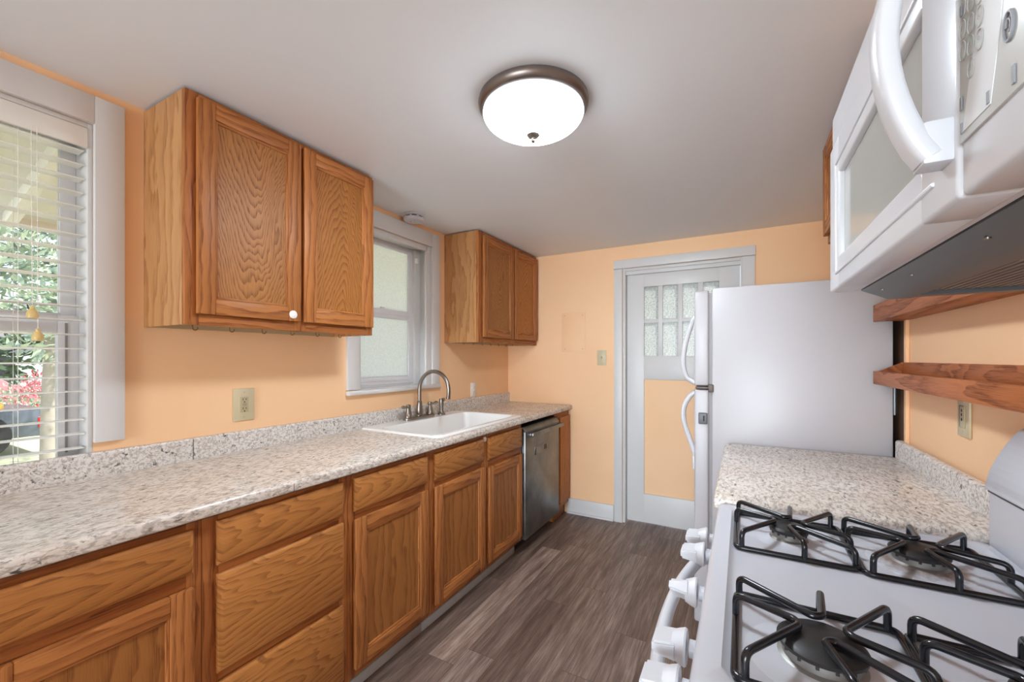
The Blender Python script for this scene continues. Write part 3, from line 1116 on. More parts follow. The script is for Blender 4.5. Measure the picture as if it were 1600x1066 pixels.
# sink
sk = thing('kitchen_sink', 'white drop-in single bowl sink set into the left worktop', 'sink', (.32, 2.12, CT))
ox0, ox1, oy0, oy1 = .034, .606, 1.665, 2.590
b = B()
Ls = [rrect(ox0, ox1, oy0, oy1, .035, CT + .0006),
      rrect(ox0 + .001, ox1 - .001, oy0 + .001, oy1 - .001, .035, CT + .006),
      rrect(ox0 + .006, ox1 - .006, oy0 + .006, oy1 - .006, .034, CT + .011),
      rrect(ox0 + .025, ox1 - .025, oy0 + .022, oy1 - .022, .040, CT + .012),
      rrect(.145, .568, oy0 + .040, oy1 - .040, .055, CT + .010),
      rrect(.150, .562, oy0 + .046, oy1 - .046, .055, CT - .002),
      rrect(.165, .548, oy0 + .065, oy1 - .065, .055, CT - .165),
      rrect(.185, .528, oy0 + .090, oy1 - .090, .050, CT - .185),
      rrect(.325, .385, 2.09, 2.15, .028, CT - .190)]
b.loops([[Vector(q) for q in l] for l in Ls], cap0=False, cap1=True)
b.build('basin', 'sink_white', sk)
B().lathe([(.036, 0), (.036, .003), (.028, .004), (.02, .002), (0, .002)], (.355, 2.12, CT - .190), n=20).build('drain', 'nickel', sk)

# faucet
DK = CT + .0125
fc = thing('faucet', 'brushed nickel gooseneck faucet with two lever handles behind the sink', 'faucet', (.085, 2.12, DK))
b = B().loops([[Vector(q) for q in rrect(.058, .112, 1.985, 2.258, .026, DK)], [Vector(q) for q in rrect(.058, .112, 1.985, 2.258, .026, DK + .012)],
               [Vector(q) for q in rrect(.064, .106, 1.991, 2.252, .021, DK + .018)]])
b.build('base_plate', 'nickel', fc)
b = B().lathe([(.027, .0), (.027, .006), (.023, .01), (.026, .02), (.021, .05), (.016, .085), (.017, .09), (.013, .096)], (.085, 2.12, DK + .018), n=24)
pts = [(.085, 2.12, DK + .10), (.085, 2.12, DK + .19)]
for i in range(1, 19):
    a = math.pi - math.pi * 1.04 * i / 18
    pts.append((.085 + .118 + .118 * math.cos(a), 2.12 + .004 * i / 18, DK + .19 + .118 * math.sin(a)))
pts.append((pts[-1][0] - .003, 2.125, pts[-1][2] - .028))
b.tube(pts, .0125, 14)
b.tube([pts[-1], (pts[-1][0] - .002, 2.125, pts[-1][2] - .012)], .0145, 14)
b.build('spout', 'nickel', fc)
for yy_, s_ in ((2.016, -1), (2.226, 1)):
    h = B().lathe([(.026, 0), (.026, .006), (.023, .012), (.021, .026), (.013, .054), (.013, .058), (.017, .066), (.015, .078), (0, .082)], (.085, yy_, DK + .018), n=20)
    h.tube([(.085, yy_, DK + .086), (.088, yy_ + s_ * .03, DK + .083), (.092, yy_ + s_ * .055, DK + .088), (.095, yy_ + s_ * .07, DK + .088)], [.0085, .007, .011, .006], 12)
    h.build('lever_handle', 'nickel', fc)
sp = thing('side_sprayer', 'brushed nickel side sprayer standing right of the faucet', 'sprayer', (.088, 2.345, DK))
B().lathe([(.027, 0), (.027, .005), (.021, .012), (.019, .02), (.016, .021)], (.088, 2.345, DK), n=20).build('base', 'nickel', sp)
b = B().lathe([(.015, .021), (.014, .04), (.016, .07), (.017, .095), (.014, .108), (0, .112)], (.088, 2.345, DK), n=18)
b.tube([(.088, 2.345, DK + .098), (.112, 2.345, DK + .106)], .0115, 14)
b.build('spray_head', 'nickel', sp)

# ------------------------------------------------------------------ wall cabinets, left
def wall_cab(name, label, y0, y1, z0, z1, xfr, doors, stiles, group, hooks, sgn=1, xw=0.0, side='oak_side'):
    t = thing(name, label, 'cabinet', (xw + sgn * .15, (y0 + y1) / 2, z0), group)
    def bb(b, d0, d1, *r):
        xa, xb = xw + sgn * d0, xw + sgn * d1
        return b.box(min(xa, xb), max(xa, xb), *r)
    D = xfr
    b = B()
    bb(b, .001, D - .019, y0, y0 + .014, z0, z1)
    bb(b, .001, D - .019, y1 - .014, y1, z0, z1)
    bb(b, .001, D - .019, y0 + .014, y1 - .014, z1 - .014, z1)
    b.build('body', side, t)
    b = B()
    bb(b, .001, D - .019, y0 + .014, y1 - .014, z0 + .028, z0 + .040)
    bb(b, .001, .012, y0 + .014, y1 - .014, z0 + .0005, z1 - .014)
    b.build('bottom_panel', 'cabinet_inside', t)
    zt = z1
    b = B().mat('oak_frame_v')
    for ya, yb in stiles:
        bb(b, D - .019, D, ya, yb, z0, zt, .001)
    b.mat('oak_frame_h')
    bb(b, D - .019, D - .0003, stiles[0][1], stiles[-1][0], z0, z0 + .038, .001)
    bb(b, D - .019, D - .0003, stiles[0][1], stiles[-1][0], zt - .045, zt, .001)
    b.build('face_frame', None, t)
    out = []
    for i, (ya, yb, za, zb) in enumerate(doors):
        out.append(door(t, xw + sgn * (D + .0195), ya, yb, za, zb, sgn, pm='oak_panel_arched' if i else 'oak_panel'))
    for hy, hx in hooks:
        zz = z0 + .028
        pts = [(hx, hy, zz), (hx, hy, zz - .026)]
        for i in range(1, 8):
            a = math.pi + math.pi * 1.15 * i / 7
            pts.append((hx, hy + .0085 + .0085 * math.cos(a), zz - .030 + .0085 * math.sin(a)))
        B().tube(pts, .0016, 6).build('hook', 'hook_brass', t)
    return t, out


uc1, dd = wall_cab('wall_cabinet', 'oak wall cabinet between the two left windows with a row of hooks', .704, 1.517, 1.465, 2.262, .302,
               [(.735, 1.117, 1.503, 2.243), (1.130, 1.510, 1.503, 2.243)], [(.704, .745), (1.095, 1.150), (1.480, 1.517)],
               'left wall cabinets', [(.79 + .128 * i, .16) for i in range(6)])
B().lathe([(.0165, 0), (.0165, .003), (.013, .006), (0, .007)], (.3215, 1.079, 1.530), 'x', 20).build('bumper_disc', 'lid_white', dd[0], label='white plastic disc')
uc2, dd = wall_cab('wall_cabinet', 'oak wall cabinet between the frosted window and the back wall', 2.490, 3.440, 1.465, 2.262, .302,
               [(2.540, 2.985, 1.503, 2.238), (3.005, 3.425, 1.503, 2.238)], [(2.490, 2.55), (2.960, 3.03), (3.400, 3.440)],
               'left wall cabinets', [(2.56 + .128 * i, .12) for i in range(6)])
uc3, dd = wall_cab('wall_cabinet', 'short oak wall cabinet high on the right wall beyond the microwave', 1.47, 2.216, 1.836, 2.262, .250,
               [(1.49, 1.835, 1.866, 2.235), (1.850, 2.200, 1.866, 2.235)], [(1.47, 1.50), (1.83, 1.86), (2.18, 2.216)],
               None, [], -1, RIGHT)

# ------------------------------------------------------------------ right run: worktop, base cabinet
cr = thing('base_cabinet', 'base cabinet under the right worktop between the range and the refrigerator', 'cabinet', (2.2, 1.77, 0))
b = B().box(1.93, 2.50, 1.342, 2.205, TOE, .914).box(1.98, 2.50, 1.35, 2.20, .001, TOE)
b.build('body', 'oak_plain', cr)
door(cr, 1.905, 1.36, 1.77, .135, .72, -1)
door(cr, 1.905, 1.78, 2.19, .135, .72, -1)
wr = thing('worktop', 'short speckled granite-look worktop between the white range and the refrigerator', 'countertop', (2.2, 1.77, .915))
b = B()
RT = .955
r_ = .03
poly = [(2.475, 1.330), (2.475, 2.212)]
def arc(cx, cy, r, a0, a1, n=6):
    return [(cx + r * math.cos(math.radians(a0 + (a1 - a0) * i / n)), cy + r * math.sin(math.radians(a0 + (a1 - a0) * i / n))) for i in range(n + 1)]
out = [(2.478, 1.343)] + [(2.478, 2.205)] + arc(1.87 + r_, 2.205 - r_, r_, 90, 180) + arc(1.87 + .004, 1.343 + .004, .004, 180, 270)
def inset(pl, d):
    cx = sum(p[0] for p in pl) / len(pl)
    cy = sum(p[1] for p in pl) / len(pl)
    return [(p[0] + (d if p[0] < 1.95 else 0), p[1] + (d if p[1] < 1.4 else (-d if p[1] > 2.15 else 0))) for p in pl]
lv = [(0.003, .9155), (0, .919), (0, RT - .012), (.004, RT - .004), (.012, RT)]
b.loops([[Vector((p[0], p[1], z)) for p in inset(out, d)] for d, z in lv])
b.build('top', 'granite_laminate', wr)
b = B()
p = [(2.511, .9155), (2.4785, .9155), (2.4785, RT + .058)]
for i in range(7):
    a = math.radians(180 - 90 * i / 6)
    p.append((2.4885 + .010 * math.cos(a), RT + .058 + .010 * math.sin(a)))
p.append((2.4995, RT + .068))
p.append((2.4995, .9155 + .001))
b.prism(p[1:], 'y', 1.343, 2.205)
b.build('backsplash', 'granite_edge', wr)

# ------------------------------------------------------------------ refrigerator
FY0, FY1 = 2.235, 2.975
rf = thing('refrigerator', 'white top-freezer refrigerator standing beside the right worktop', 'refrigerator', (2.13, 2.6, 0))
b = B().box(1.815, 2.480, FY0, FY1, .03, 1.688, .006)
b.build('body', 'fridge_white', rf)
B().box(1.80, 1.815, FY0 + .012, FY1 - .012, .06, 1.668).build('gasket', 'gasket_grey', rf)
fz = B().box(1.735, 1.800, FY0, FY1, 1.216, 1.680, .010, 3).build('freezer_door', 'fridge_white', rf)
fd = B().box(1.735, 1.800, FY0, FY1, .06, 1.196, .010, 3).build('fridge_door', 'fridge_white', rf)
def bow(z0, z1, x, y, depth, flip):
    pts = []
    n = 14
    for i in range(n + 1):
        t = i / n
        # steep at the grip end, easing at the other
        s = math.sin(math.pi * (t ** (.62 if flip else 1.6)))
        pts.append((x - depth * (max(0, s) ** .75), y, z0 + (z1 - z0) * t))
    return pts
sec = [(.018 * math.cos(a), .012 * math.sin(a)) for a in [2 * math.pi * i / 12 for i in range(12)]]
B().sweep(bow(1.226, 1.556, 1.738, FY0 + .034, .056, True), sec).build('handle', 'white_plastic', fz)
B().sweep(bow(.862, 1.184, 1.738, FY0 + .034, .056, False), sec).box(1.726, 1.737, FY0 + .02, FY0 + .048, .80, .866, .004).build('handle', 'white_plastic', fd)
b = B().box(1.740, 1.806, FY0 + .004, FY0 + .10, 1.200, 1.212, .003).box(1.798, 1.822, FY0 - .010, FY0 + .05, 1.186, 1.224, .005)
b.build('center_hinge', 'fridge_hinge', rf)
b = B().box(1.755, 1.795, FY0 - .011, FY0, 1.030, 1.086, .010, 3)
lk = b.build('child_lock', 'lock_grey', fd, label='grey plastic child lock')
B().box(1.776, 1.782, FY0 - .013, FY0 - .010, 1.046, 1.072, .001).build('latch', 'slot_black', lk)
b = B()
for x in (1.88, 2.42):
    for y in (2.30, 2.91):
        B().lathe([(.02, 0), (.02, .031)], (x, y, 0), n=12).build('foot', 'micro_black', rf)

# ------------------------------------------------------------------ gas range
GY0, GY1 = .560, 1.337
GX0, GX1 = 1.882, 2.470
GT = .940
gr = thing('gas_range', 'white gas range with black burners in front of the right wall', 'stove', (2.15, .95, 0))
b = B().box(1.905, GX1, GY0 + .006, GY1 - .006, .02, .897)
b.box(1.94, GX1 - .02, GY0 + .03, GY1 - .03, .0, .02)
b.build('body', 'white_enamel', gr)
b = B()
xr = GX1 - .045
Lp = [rrect(GX0 + .010, xr, GY0 + .004, GY1 - .004, .02, .898), rrect(GX0, xr, GY0, GY1, .024, .906), rrect(GX0, xr, GY0, GY1, .024, GT - .012),
      rrect(GX0 + .004, xr - .002, GY0 + .004, GY1 - .004, .022, GT - .004), rrect(GX0 + .012, xr - .006, GY0 + .012, GY1 - .012, .02, GT),
      rrect(GX0 + .036, xr - .02, GY0 + .036, GY1 - .034, .03, GT), rrect(GX0 + .042, xr - .026, GY0 + .042, GY1 - .040, .03, GT - .006),
      rrect(GX0 + .050, xr - .03, GY0 + .050, GY1 - .048, .03, GT - .008)]
b.loops([[Vector(q) for q in l] for l in Lp])
ck = b.build('cooktop', 'white_enamel', gr)
ZC = GT - .008
# control panel, slanted
b = B().prism([(1.906, .795), (1.872, .800), (1.886, .893), (1.906, .895)], 'y', GY0 + .006, GY1 - .006, .003)
b.build('control_panel', 'white_enamel', gr)
b = B().box(1.868, 1.904, GY0 + .008, GY1 - .008, .175, .785, .008)
od = b.build('oven_door', 'white_enamel', gr)
b = B().box(1.8665, 1.869, GY0 + .13, GY1 - .13, .30, .64)
b.build('oven_window', 'micro_black', od)
pts = []
for i in range(21):
    t = i / 20
    y = GY0 + .03 + (GY1 - GY0 - .06) * t
    pts.append((1.864 - .050 * math.sin(math.pi * t) ** .45 - .016 * math.sin(math.pi * t), y, .790))
sec = [(.017 * math.cos(a), .013 * math.sin(a)) for a in [2 * math.pi * i / 14 for i in range(14)]]
B().sweep(pts, sec, Vector((0, 0, 1))).build('oven_handle', 'white_plastic', od)
B().box(1.872, 1.904, GY0 + .008, GY1 - .008, .03, .165, .008).build('drawer_front', 'white_enamel', gr)
# knobs
for i, (ky, rot) in enumerate(((1.232, 0), (1.130, 0), (.938, 40), (.752, 0), (.655, 0))):
    kz = .868
    b = B().lathe([(.014, 0), (.014, .010)], (1.876, ky, kz), '-x', 16)
    b.lathe([(.027, .010), (.029, .013), (.026, .022), (.0215, .032), (0, .034)], (1.872, ky, kz), '-x', 24)
    t = bmesh.new()
    bmesh.ops.create_cube(t, size=1)
    for v in t.verts:
        v.co = Vector((v.co.x * .040, v.co.y * (.020 if v.co.x < 0 else .030), v.co.z * .052))
    bmesh.ops.bevel(t, geom=t.edges[:], offset=.004, segments=2, affect='EDGES')
    b.merge(t, Matrix.Translation((1.829, ky, kz)) @ Matrix.Rotation(math.radians(90 - rot), 4, 'X'))
    b.build('knob', 'white_plastic', gr)
# burners
BUR = [(2.036, 1.150, .034), (2.256, 1.140, .042), (2.038, .708, .046), (2.262, .712, .038)]
for bx_, by_, br_ in BUR:
    b = B().lathe([(br_ * 2.0, 0), (br_ * 1.9, .0012), (br_ * 1.55, .0015), (br_ * 1.3, .004), (br_ * 1.1, .006)], (bx_, by_, ZC), n=32)
    sk_ = b.build('burner_bowl', 'stained_enamel' if bx_ > 2.2 and by_ > 1 else 'white_enamel', ck)
    bb_ = B().lathe([(br_ * 1.12, .003), (br_ * 1.12, .006), (br_, .009), (br_, .020), (br_ * .9, .021)], (bx_, by_, ZC), n=32).build('burner', 'burner_metal', gr)
    b = B().lathe([(br_ * .98, .021), (br_ * 1.12, .023), (br_ * 1.14, .028), (br_ * 1.0, .033), (br_ * .4, .0345), (0, .0345)], (bx_, by_, ZC), n=32)
    for q in range(14):
        a = 2 * math.pi * q / 14
        b.box(bx_ + br_ * 1.02 * math.cos(a) - .002, bx_ + br_ * 1.02 * math.cos(a) + .002, by_ + br_ * 1.02 * math.sin(a) - .002, by_ + br_ * 1.02 * math.sin(a) + .002, ZC + .017, ZC + .024)
    b.build('burner_cap', 'burner_black', bb_)
# backguard: riser and overhanging console
b = B().box(2.425, GX1 + .03, GY0, GY1, .60, 1.052, .006)
b.build('riser', 'white_enamel', gr)
prof = [(2.418, 1.058)] + [(2.418 + .004 + .05 * (i / 8) ** 1.6, 1.066 + .125 * i / 8) for i in range(9)] + [(2.490, 1.205), (2.5, 1.20), (2.5, 1.058)]
b = B().prism(prof, 'y', GY0 - .003, GY1 + .003, .003)
cn = b.build('backguard', 'white_enamel', gr)
B().box(2.424, 2.498, GY0 + .002, GY1 - .002, 1.0521, 1.0579).build('shadow_gap', 'micro_black', gr)

# burner grates: four, each lifts off
def grate(x0, x1, y0, y1, label):
    r = .0054
    zb, zt = ZC + .0058, ZC + .0405
    t = thing('burner_grate', label, 'grate', ((x0 + x1) / 2, (y0 + y1) / 2, ZC), 'black wire grates on the range')
    c = Vector(((x0 + x1) / 2, (y0 + y1) / 2, zt))
    b = B()
    b.tube([(x0, y0, zb), (x1, y0, zb), (x1, y1, zb), (x0, y1, zb)], r, 10, closed=True, fillet=.014)
    b.build('frame', 'black_enamel', t)
    hx, hy = (x1 - x0) / 2, (y1 - y0) / 2
    e = .012
    # each finger: up from a corner, in to near the centre, back out to the middle of a side
    F_ = [((x0 + .004, y1 - e), (c.x + .012, y1), (c.x - .002, c.y + .030)),
          ((x0 + e, y0 + .003), (x0, c.y - .012 + .05), (c.x - .030, c.y - .002)),
          ((x1 - e, y1 - .003), (x1, c.y + .012 - .05), (c.x + .030, c.y + .002)),
          ((x1 - .004, y0 + e), (c.x - .012 + .03, y0), (c.x + .004, c.y - .030))]
    for a, m, tip in F_:
        tipv = Vector((tip[0], tip[1], zt))
        av, mv = Vector((a[0], a[1], 0)), Vector((m[0], m[1], 0))
        dirn = Vector((c.x, c.y, 0)) - (av + mv) / 2
        side = Vector((-dirn.y, dirn.x, 0)).normalized() * .007
        if (av - mv).dot(side) < 0:
            side = -side
        b = B()
        b.tube([(a[0], a[1], zb), (a[0], a[1], zt), tuple(tipv + side), tuple(tipv - side), (m[0], m[1], zt), (m[0], m[1], zb)], r, 10, fillet=.013)
        b.build('finger', 'black_enamel', t)
    return t


grate(1.930, 2.143, 1.040, 1.272, 'black wire grate over the small far burner nearest the counter front')
grate(2.150, 2.372, 1.030, 1.262, 'black wire grate over the stained far burner by the backguard')
grate(1.934, 2.148, .612, .835, 'black wire grate over the big near burner beside the knobs')
grate(2.156, 2.372, .606, .830, 'black wire grate cut by the lower right corner of the photo')

# ------------------------------------------------------------------ microwave
MX, MY0, MY1, MZ0, MZ1 = 2.120, .405, 1.200, 1.500, 1.898
mw = thing('microwave', 'white over-the-range microwave with a curved handle on the right wall', 'microwave', (2.3, .8, MZ0))
b = B().box(MX + .045, RIGHT - .001, MY0 + .004, MY1 - .004, MZ0 + .006, MZ1, .003)
b.build('body', 'white_plastic', mw)
# top vent strip above the door line
VZ = 1.823
b = B().box(MX + .004, MX + .050, MY0, MY1, VZ + .0015, MZ1, .006, 3)
b.build('vent_strip', 'white_plastic', mw)
YS = .546         # split between door and control panel
b = B()
wy0, wy1, wz0, wz1 = .640, 1.102, 1.566, 1.742
b.box(MX, MX + .046, YS + .001, wy0, MZ0, VZ, .005, 3)
b.box(MX, MX + .046, wy1, MY1, MZ0, VZ, .005, 3)
b.box(MX, MX + .046, wy0 - .006, wy1 + .006, wz1, VZ, .005, 3)
b.box(MX, MX + .046, wy0 - .006, wy1 + .006, MZ0, wz0, .005, 3)
# raised bead round the window
for y0, y1, z0, z1 in ((wy1 + .022, wy1 + .030, wz0 - .030, wz1 + .028), (wy0 - .04, wy1 + .030, wz0 - .036, wz0 - .030), (wy0 - .02, wy1 + .030, wz1 + .022, wz1 + .028)):
    b.box(MX - .003, MX + .01, y0, y1, z0, z1, .0028)
md = b.build('door', 'white_plastic', mw)
b = B().box(MX + .010, MX + .020, wy0 - .002, wy1 + .002, wz0 - .002, wz1 + .002)
b.build('door_window', 'tinted_glass', md)
# curved handle
pts = []
for i in range(17):
    t = i / 16
    z = 1.548 + (1.800 - 1.548) * t
    pts.append((MX - .014 - .034 * math.sin(math.pi * t) ** .8, .569, z))
sec = [(a * .0165, c_ * .0105) for a, c_ in [(math.copysign(abs(math.cos(q)) ** .55, math.cos(q)), math.copysign(abs(math.sin(q)) ** .55, math.sin(q))) for q in [2 * math.pi * i / 20 for i in range(20)]]]
b = B().sweep(pts, sec)
b.box(MX - .022, MX + .004, .5535, .5845, 1.540, 1.582, .003).box(MX - .022, MX + .004, .5535, .5845, 1.768, 1.806, .003)
b.build('handle', 'white_plastic', md)
# control panel, slightly bowed forward
b = B().box(MX + .002, MX + .046, MY0, YS - .001, MZ0, VZ, .006, 3)
cp = b.build('control_panel', 'white_plastic', mw)
b = B().box(MX - .0005, MX + .0030, MY0 + .010, .5405, 1.548, 1.805, .001)
kp = b.build('keypad', 'keypad_grey', cp)
# paler curved inlay of the keypad
n_ = 14
rt = [(.484 - .022 * math.sin(math.pi * (i / n_)), 1.556 + .24 * i / n_) for i in range(n_ + 1)]
b = B().prism([(.533, 1.556), (.506, 1.64), (.498, 1.796)] + rt[::-1], 'x', MX - .0012, MX - .0006)
b.build('keypad_inlay', 'keypad_light', kp)
def put_text(bld, s, y, z, size, x=MX - .0022):
    t = text_mesh(s, size)
    # text lies in XY facing +Z; turn it to face -X with its baseline along -Y
    R = Matrix(((0, 0, -1, 0), (-1, 0, 0, 0), (0, 1, 0, 0), (0, 0, 0, 1)))
    bld.merge(t, Matrix.Translation((x, y, z)) @ R)
labels = [['', '', ''], ['1', '2', '3'], ['4', '5', '6'], ['7', '8', '9'], ['', '0', '']]
for r in range(5):
    for c_ in range(3):
        y = .5315 - c_ * .0155
        z = 1.688 - r * .0195 - c_ * .005
        if r == 4 and c_ != 1:
            continue
        kr = B().tube([(MX - .0016, y + .0062 * math.cos(a), z + .0085 * math.sin(a)) for a in [2 * math.pi * q / 16 for q in range(16)]], .0005, 5, closed=True)
        kr = kr.build('key_ring', 'key_mark', kp)
        if labels[r][c_]:
            kd = B()
            put_text(kd, labels[r][c_], y, z, .0075)
            kd.build('key_digit', 'key_mark', kp)
b = B()
b.tube([(MX - .0016, .456 + .0065 * math.cos(a), 1.600 + .011 * math.sin(a)) for a in [2 * math.pi * q / 20 for q in range(20)]], .0012, 6, closed=True)
b.tube([(MX - .0016, .456 + .0032 * math.cos(a), 1.600 + .0055 * math.sin(a)) for a in [2 * math.pi * q / 20 for q in range(15)]], .0009, 6)
b.build('round_emblem', 'key_mark_dark', kp)
for y, z, w, h in ((.535, 1.668, .0018, .005), (.535, 1.583, .0018, .006), (.487, 1.563, .0018, .005), (.450, 1.560, .002, .007), (.534, 1.560, .0012, .005)):
    B().box(MX - .0018, MX - .0010, y - w, y + w, z - h, z + h).build('key_mark', 'key_mark_dark', kp)
# underside: pale lip, sloped grey plate, filters
b = B().box(MX + .046, MX + .054, MY0 + .004, MY1 - .004, MZ0 + .003, MZ0 + .006)
b.build('underside_lip', 'white_plastic', mw)
b = B().prism([(MX + .056, MZ0 + .006), (MX + .056, MZ0 + .001), (MX + .102, MZ0 - .021), (2.26, MZ0 - .021), (2.26, MZ0 + .006)], 'y', MY0 + .01, MY1 - .002)
b.box(2.26, RIGHT - .002, MY1 - .03, MY1 - .002, MZ0 - .019, MZ0 + .006)
b.box(2.26, RIGHT - .002, MY0 + .01, MY0 + .03, MZ0 - .019, MZ0 + .006)
b.box(2.47, RIGHT - .002, MY0 + .03, MY1 - .03, MZ0 - .019, MZ0 + .006)
un = b.build('underside', 'micro_under', mw)
b = B().box(2.275, 2.46, .84, MY1 - .05, MZ0 - .012, MZ0 - .004).box(2.275, 2.46, MY0 + .05, .78, MZ0 - .012, MZ0 - .004)
for i in range(14):
    b.box(2.28 + .0125 * i, 2.284 + .0125 * i, .85, MY1 - .06, MZ0 - .0145, MZ0 - .011)
b.build('grease_filter', 'grease_filter', un)
b = B().box(2.262, 2.468, MY0 + .031, MY1 - .031, MZ0 - .003, MZ0 + .005)
b.box(2.262, 2.274, MY0 + .031, MY1 - .031, MZ0 - .016, MZ0 - .003)
b.build('filter_recess', 'micro_black', un)
b = B()
for y in (.70, .95, 1.12):
    B().lathe([(.0035, 0), (.0035, .002), (0, .003)], (MX + .075, y, MZ0 - .0080), '-y', 10, Matrix.Rotation(math.pi, 4, 'X')).build('screw', 'nickel', un)

# ------------------------------------------------------------------ shelves on the right wall
def shelf(label, z0, z1, zb_, y0=1.0, y1=2.198):
    t = thing('wall_shelf', label, 'shelf', (2.46, (y0 + y1) / 2, z0), 'wooden tray shelves on the right wall')
    xf = 2.408
    B().box(xf, xf + .017, y0, y1, z0, z1, .002).build('front_lip', 'shelf_wood', t)
    B().box(RIGHT - .016, RIGHT - .0005, y0, y1, z0 + .002, zb_, .002).build('back_board', 'shelf_wood', t)
    B().box(xf + .0171, RIGHT - .0161, y0 + .015, y1 - .015, z0 + .001, z0 + .016, .001).build('shelf_board', 'shelf_wood', t)
    for ya, yb in ((y1 - .015, y1), (y0, y0 + .015)):
        B().prism([(xf + .0171, z0 + .001), (RIGHT - .0161, z0 + .001), (RIGHT - .0161, zb_), (xf + .0171, z1)], 'y', ya, yb).build('end_board', 'shelf_wood', t)
    return t
shelf('lower of two wooden tray shelves, above the wall outlet', 1.246, 1.298, 1.334)
shelf('upper of two wooden tray shelves, just under the microwave', 1.497, 1.564, 1.60)

# ------------------------------------------------------------------ outlets, switches, small things
def plate(name, label, cat, face, c, w, h, kind, mats=('ivory_plate', 'ivory_dark'), group=None):
    """face: '+x' plate on the left wall, '-x' on the right wall, '-y' on the back wall; c = wall point"""
    t = thing(name, label, cat, c, group)
    cx, cy, cz_ = c
    def bx(b, d0, d1, u0, u1, z0, z1, bev=0):
        if face == '+x':
            b.box(cx + d0, cx + d1, cy + u0, cy + u1, cz_ + z0, cz_ + z1, bev)
        elif face == '-x':
            b.box(cx - d1, cx - d0, cy + u0, cy + u1, cz_ + z0, cz_ + z1, bev)
        else:
            b.box(cx + u0, cx + u1, cy - d1, cy - d0, cz_ + z0, cz_ + z1, bev)
        return b
    bx(B(), .0005, .007, -w / 2, w / 2, -h / 2, h / 2, .003).build('cover_plate', mats[0], t)
    if kind == 'toggle':
        q = bx(B(), .0071, .0085, -.006, .006, -.013, .013)
        bx(q, .0085, .017, -.0035, .0035, -.002, .010, .001)
        q.build('toggle', mats[1], t)
    elif kind in ('gfci', 'duplex', 'decora'):
        q = bx(B(), .0071, .0100, -.017, .017, -.034, .034, .0015).build('receptacle', mats[1], t)
        s_ = B()
        if kind != 'decora':
            for zz in (.020, -.020):
                bx(s_, .0101, .0106, -.0075, -.0050, zz - .001, zz + .008)
                bx(s_, .0101, .0106, .0050, .0075, zz + 0, zz + .007)
                bx(s_, .0101, .0106, -.0025, .0025, zz - .011, zz - .006)
            if kind == 'gfci':
                bx(s_, .0101, .0106, -.008, .008, .0015, .0028)
                bx(s_, .0101, .0106, -.008, .008, -.0045, -.0035)
        else:
            bx(s_, .0101, .0106, -.014, .014, .030, .0315)
            bx(s_, .0101, .0106, .013, .014, -.03, .03)
            for zz in (.018, .006, -.008):
                bx(s_, .0101, .0106, -.004, .002, zz - .004, zz + .004)
        s_.build('slots', 'slot_black', q)
    s_ = B()
    for zz in (.47 * h - .012, -.47 * h + .012):
        bx(B(), .0071, .0078, -.0025, .0025, zz - .0025, zz + .0025).build('screw', 'ivory_dark', t)
    return t


plate('wall_outlet', 'large ivory outlet plate below the wall cabinet with hooks', 'outlet', '+x', (0, 1.057, 1.145), .092, .142, 'gfci', group=None)
plate('wall_outlet', 'small white outlet just above the backsplash right of the sink window', 'outlet', '+x', (0, 2.868, 1.092), .070, .115, 'duplex', ('lid_white', 'lid_white'))
plate('light_switch', 'ivory light switch plate on the back wall left of the door', 'switch', '-y', (.905, BACK, 1.356), .078, .128, 'toggle')
plate('wall_outlet', 'ivory outlet on the right wall under the lower wooden shelf', 'outlet', '-x', (RIGHT, 1.700, 1.180), .076, .118, 'decora')
plate('light_switch', 'pale plate on the brown board beside the refrigerator', 'switch', '-x', (RIGHT - .010, 2.305, 1.175), .020, .125, 'none', ('white_vinyl', 'white_vinyl'))

ap = thing('access_panel', 'flush peach painted access panel with screws on the back wall', 'panel', (.655, BACK, 1.575))
B().box(.547, .763, BACK - .004, BACK - .0005, 1.407, 1.746, .0015).build('cover', 'peach_wall', ap)
b = B()
for x in (.575, .735):
    for z in (1.43, 1.722):
        B().lathe([(.0045, 0), (.004, .0015), (0, .002)], (x, BACK - .004, z), '-y', 10).build('screw', 'ivory_dark', ap)

sd = thing('smoke_detector', 'round white smoke detector on the ceiling above the frosted window', 'smoke detector', (.095, 2.055, CEIL))
B().lathe([(.066, -.0005), (.066, -.012), (.060, -.014)], (.095, 2.055, CEIL), n=32).build('base', 'white_plastic', sd)
b = B().lathe([(.054, -.014), (.054, -.022)], (.095, 2.055, CEIL), n=32)
b.build('vent_ring', 'micro_black', sd)
b = B().lathe([(.062, -.022), (.065, -.026), (.063, -.034), (.057, -.041), (0, -.043)], (.095, 2.055, CEIL), n=32)
for i in range(8):
    a = math.radians(22 + 45 * i)
    b.box(.095 + .057 * math.cos(a) - .005, .095 + .057 * math.cos(a) + .005, 2.055 + .057 * math.sin(a) - .005, 2.055 + .057 * math.sin(a) + .005, CEIL - .026, CEIL - .012)
cv_ = b.build('cover', 'white_plastic', sd)
b = B().lathe([(.006, 0), (.006, .001), (0, .0012)], (.075, 2.045, CEIL - .0445), n=12)
B().lathe([(.004, 0), (.004, .001), (0, .0012)], (.115, 2.035, CEIL - .0445), n=12).build('indicator', 'key_mark', cv_)
b.build('test_button', 'key_mark', cv_)

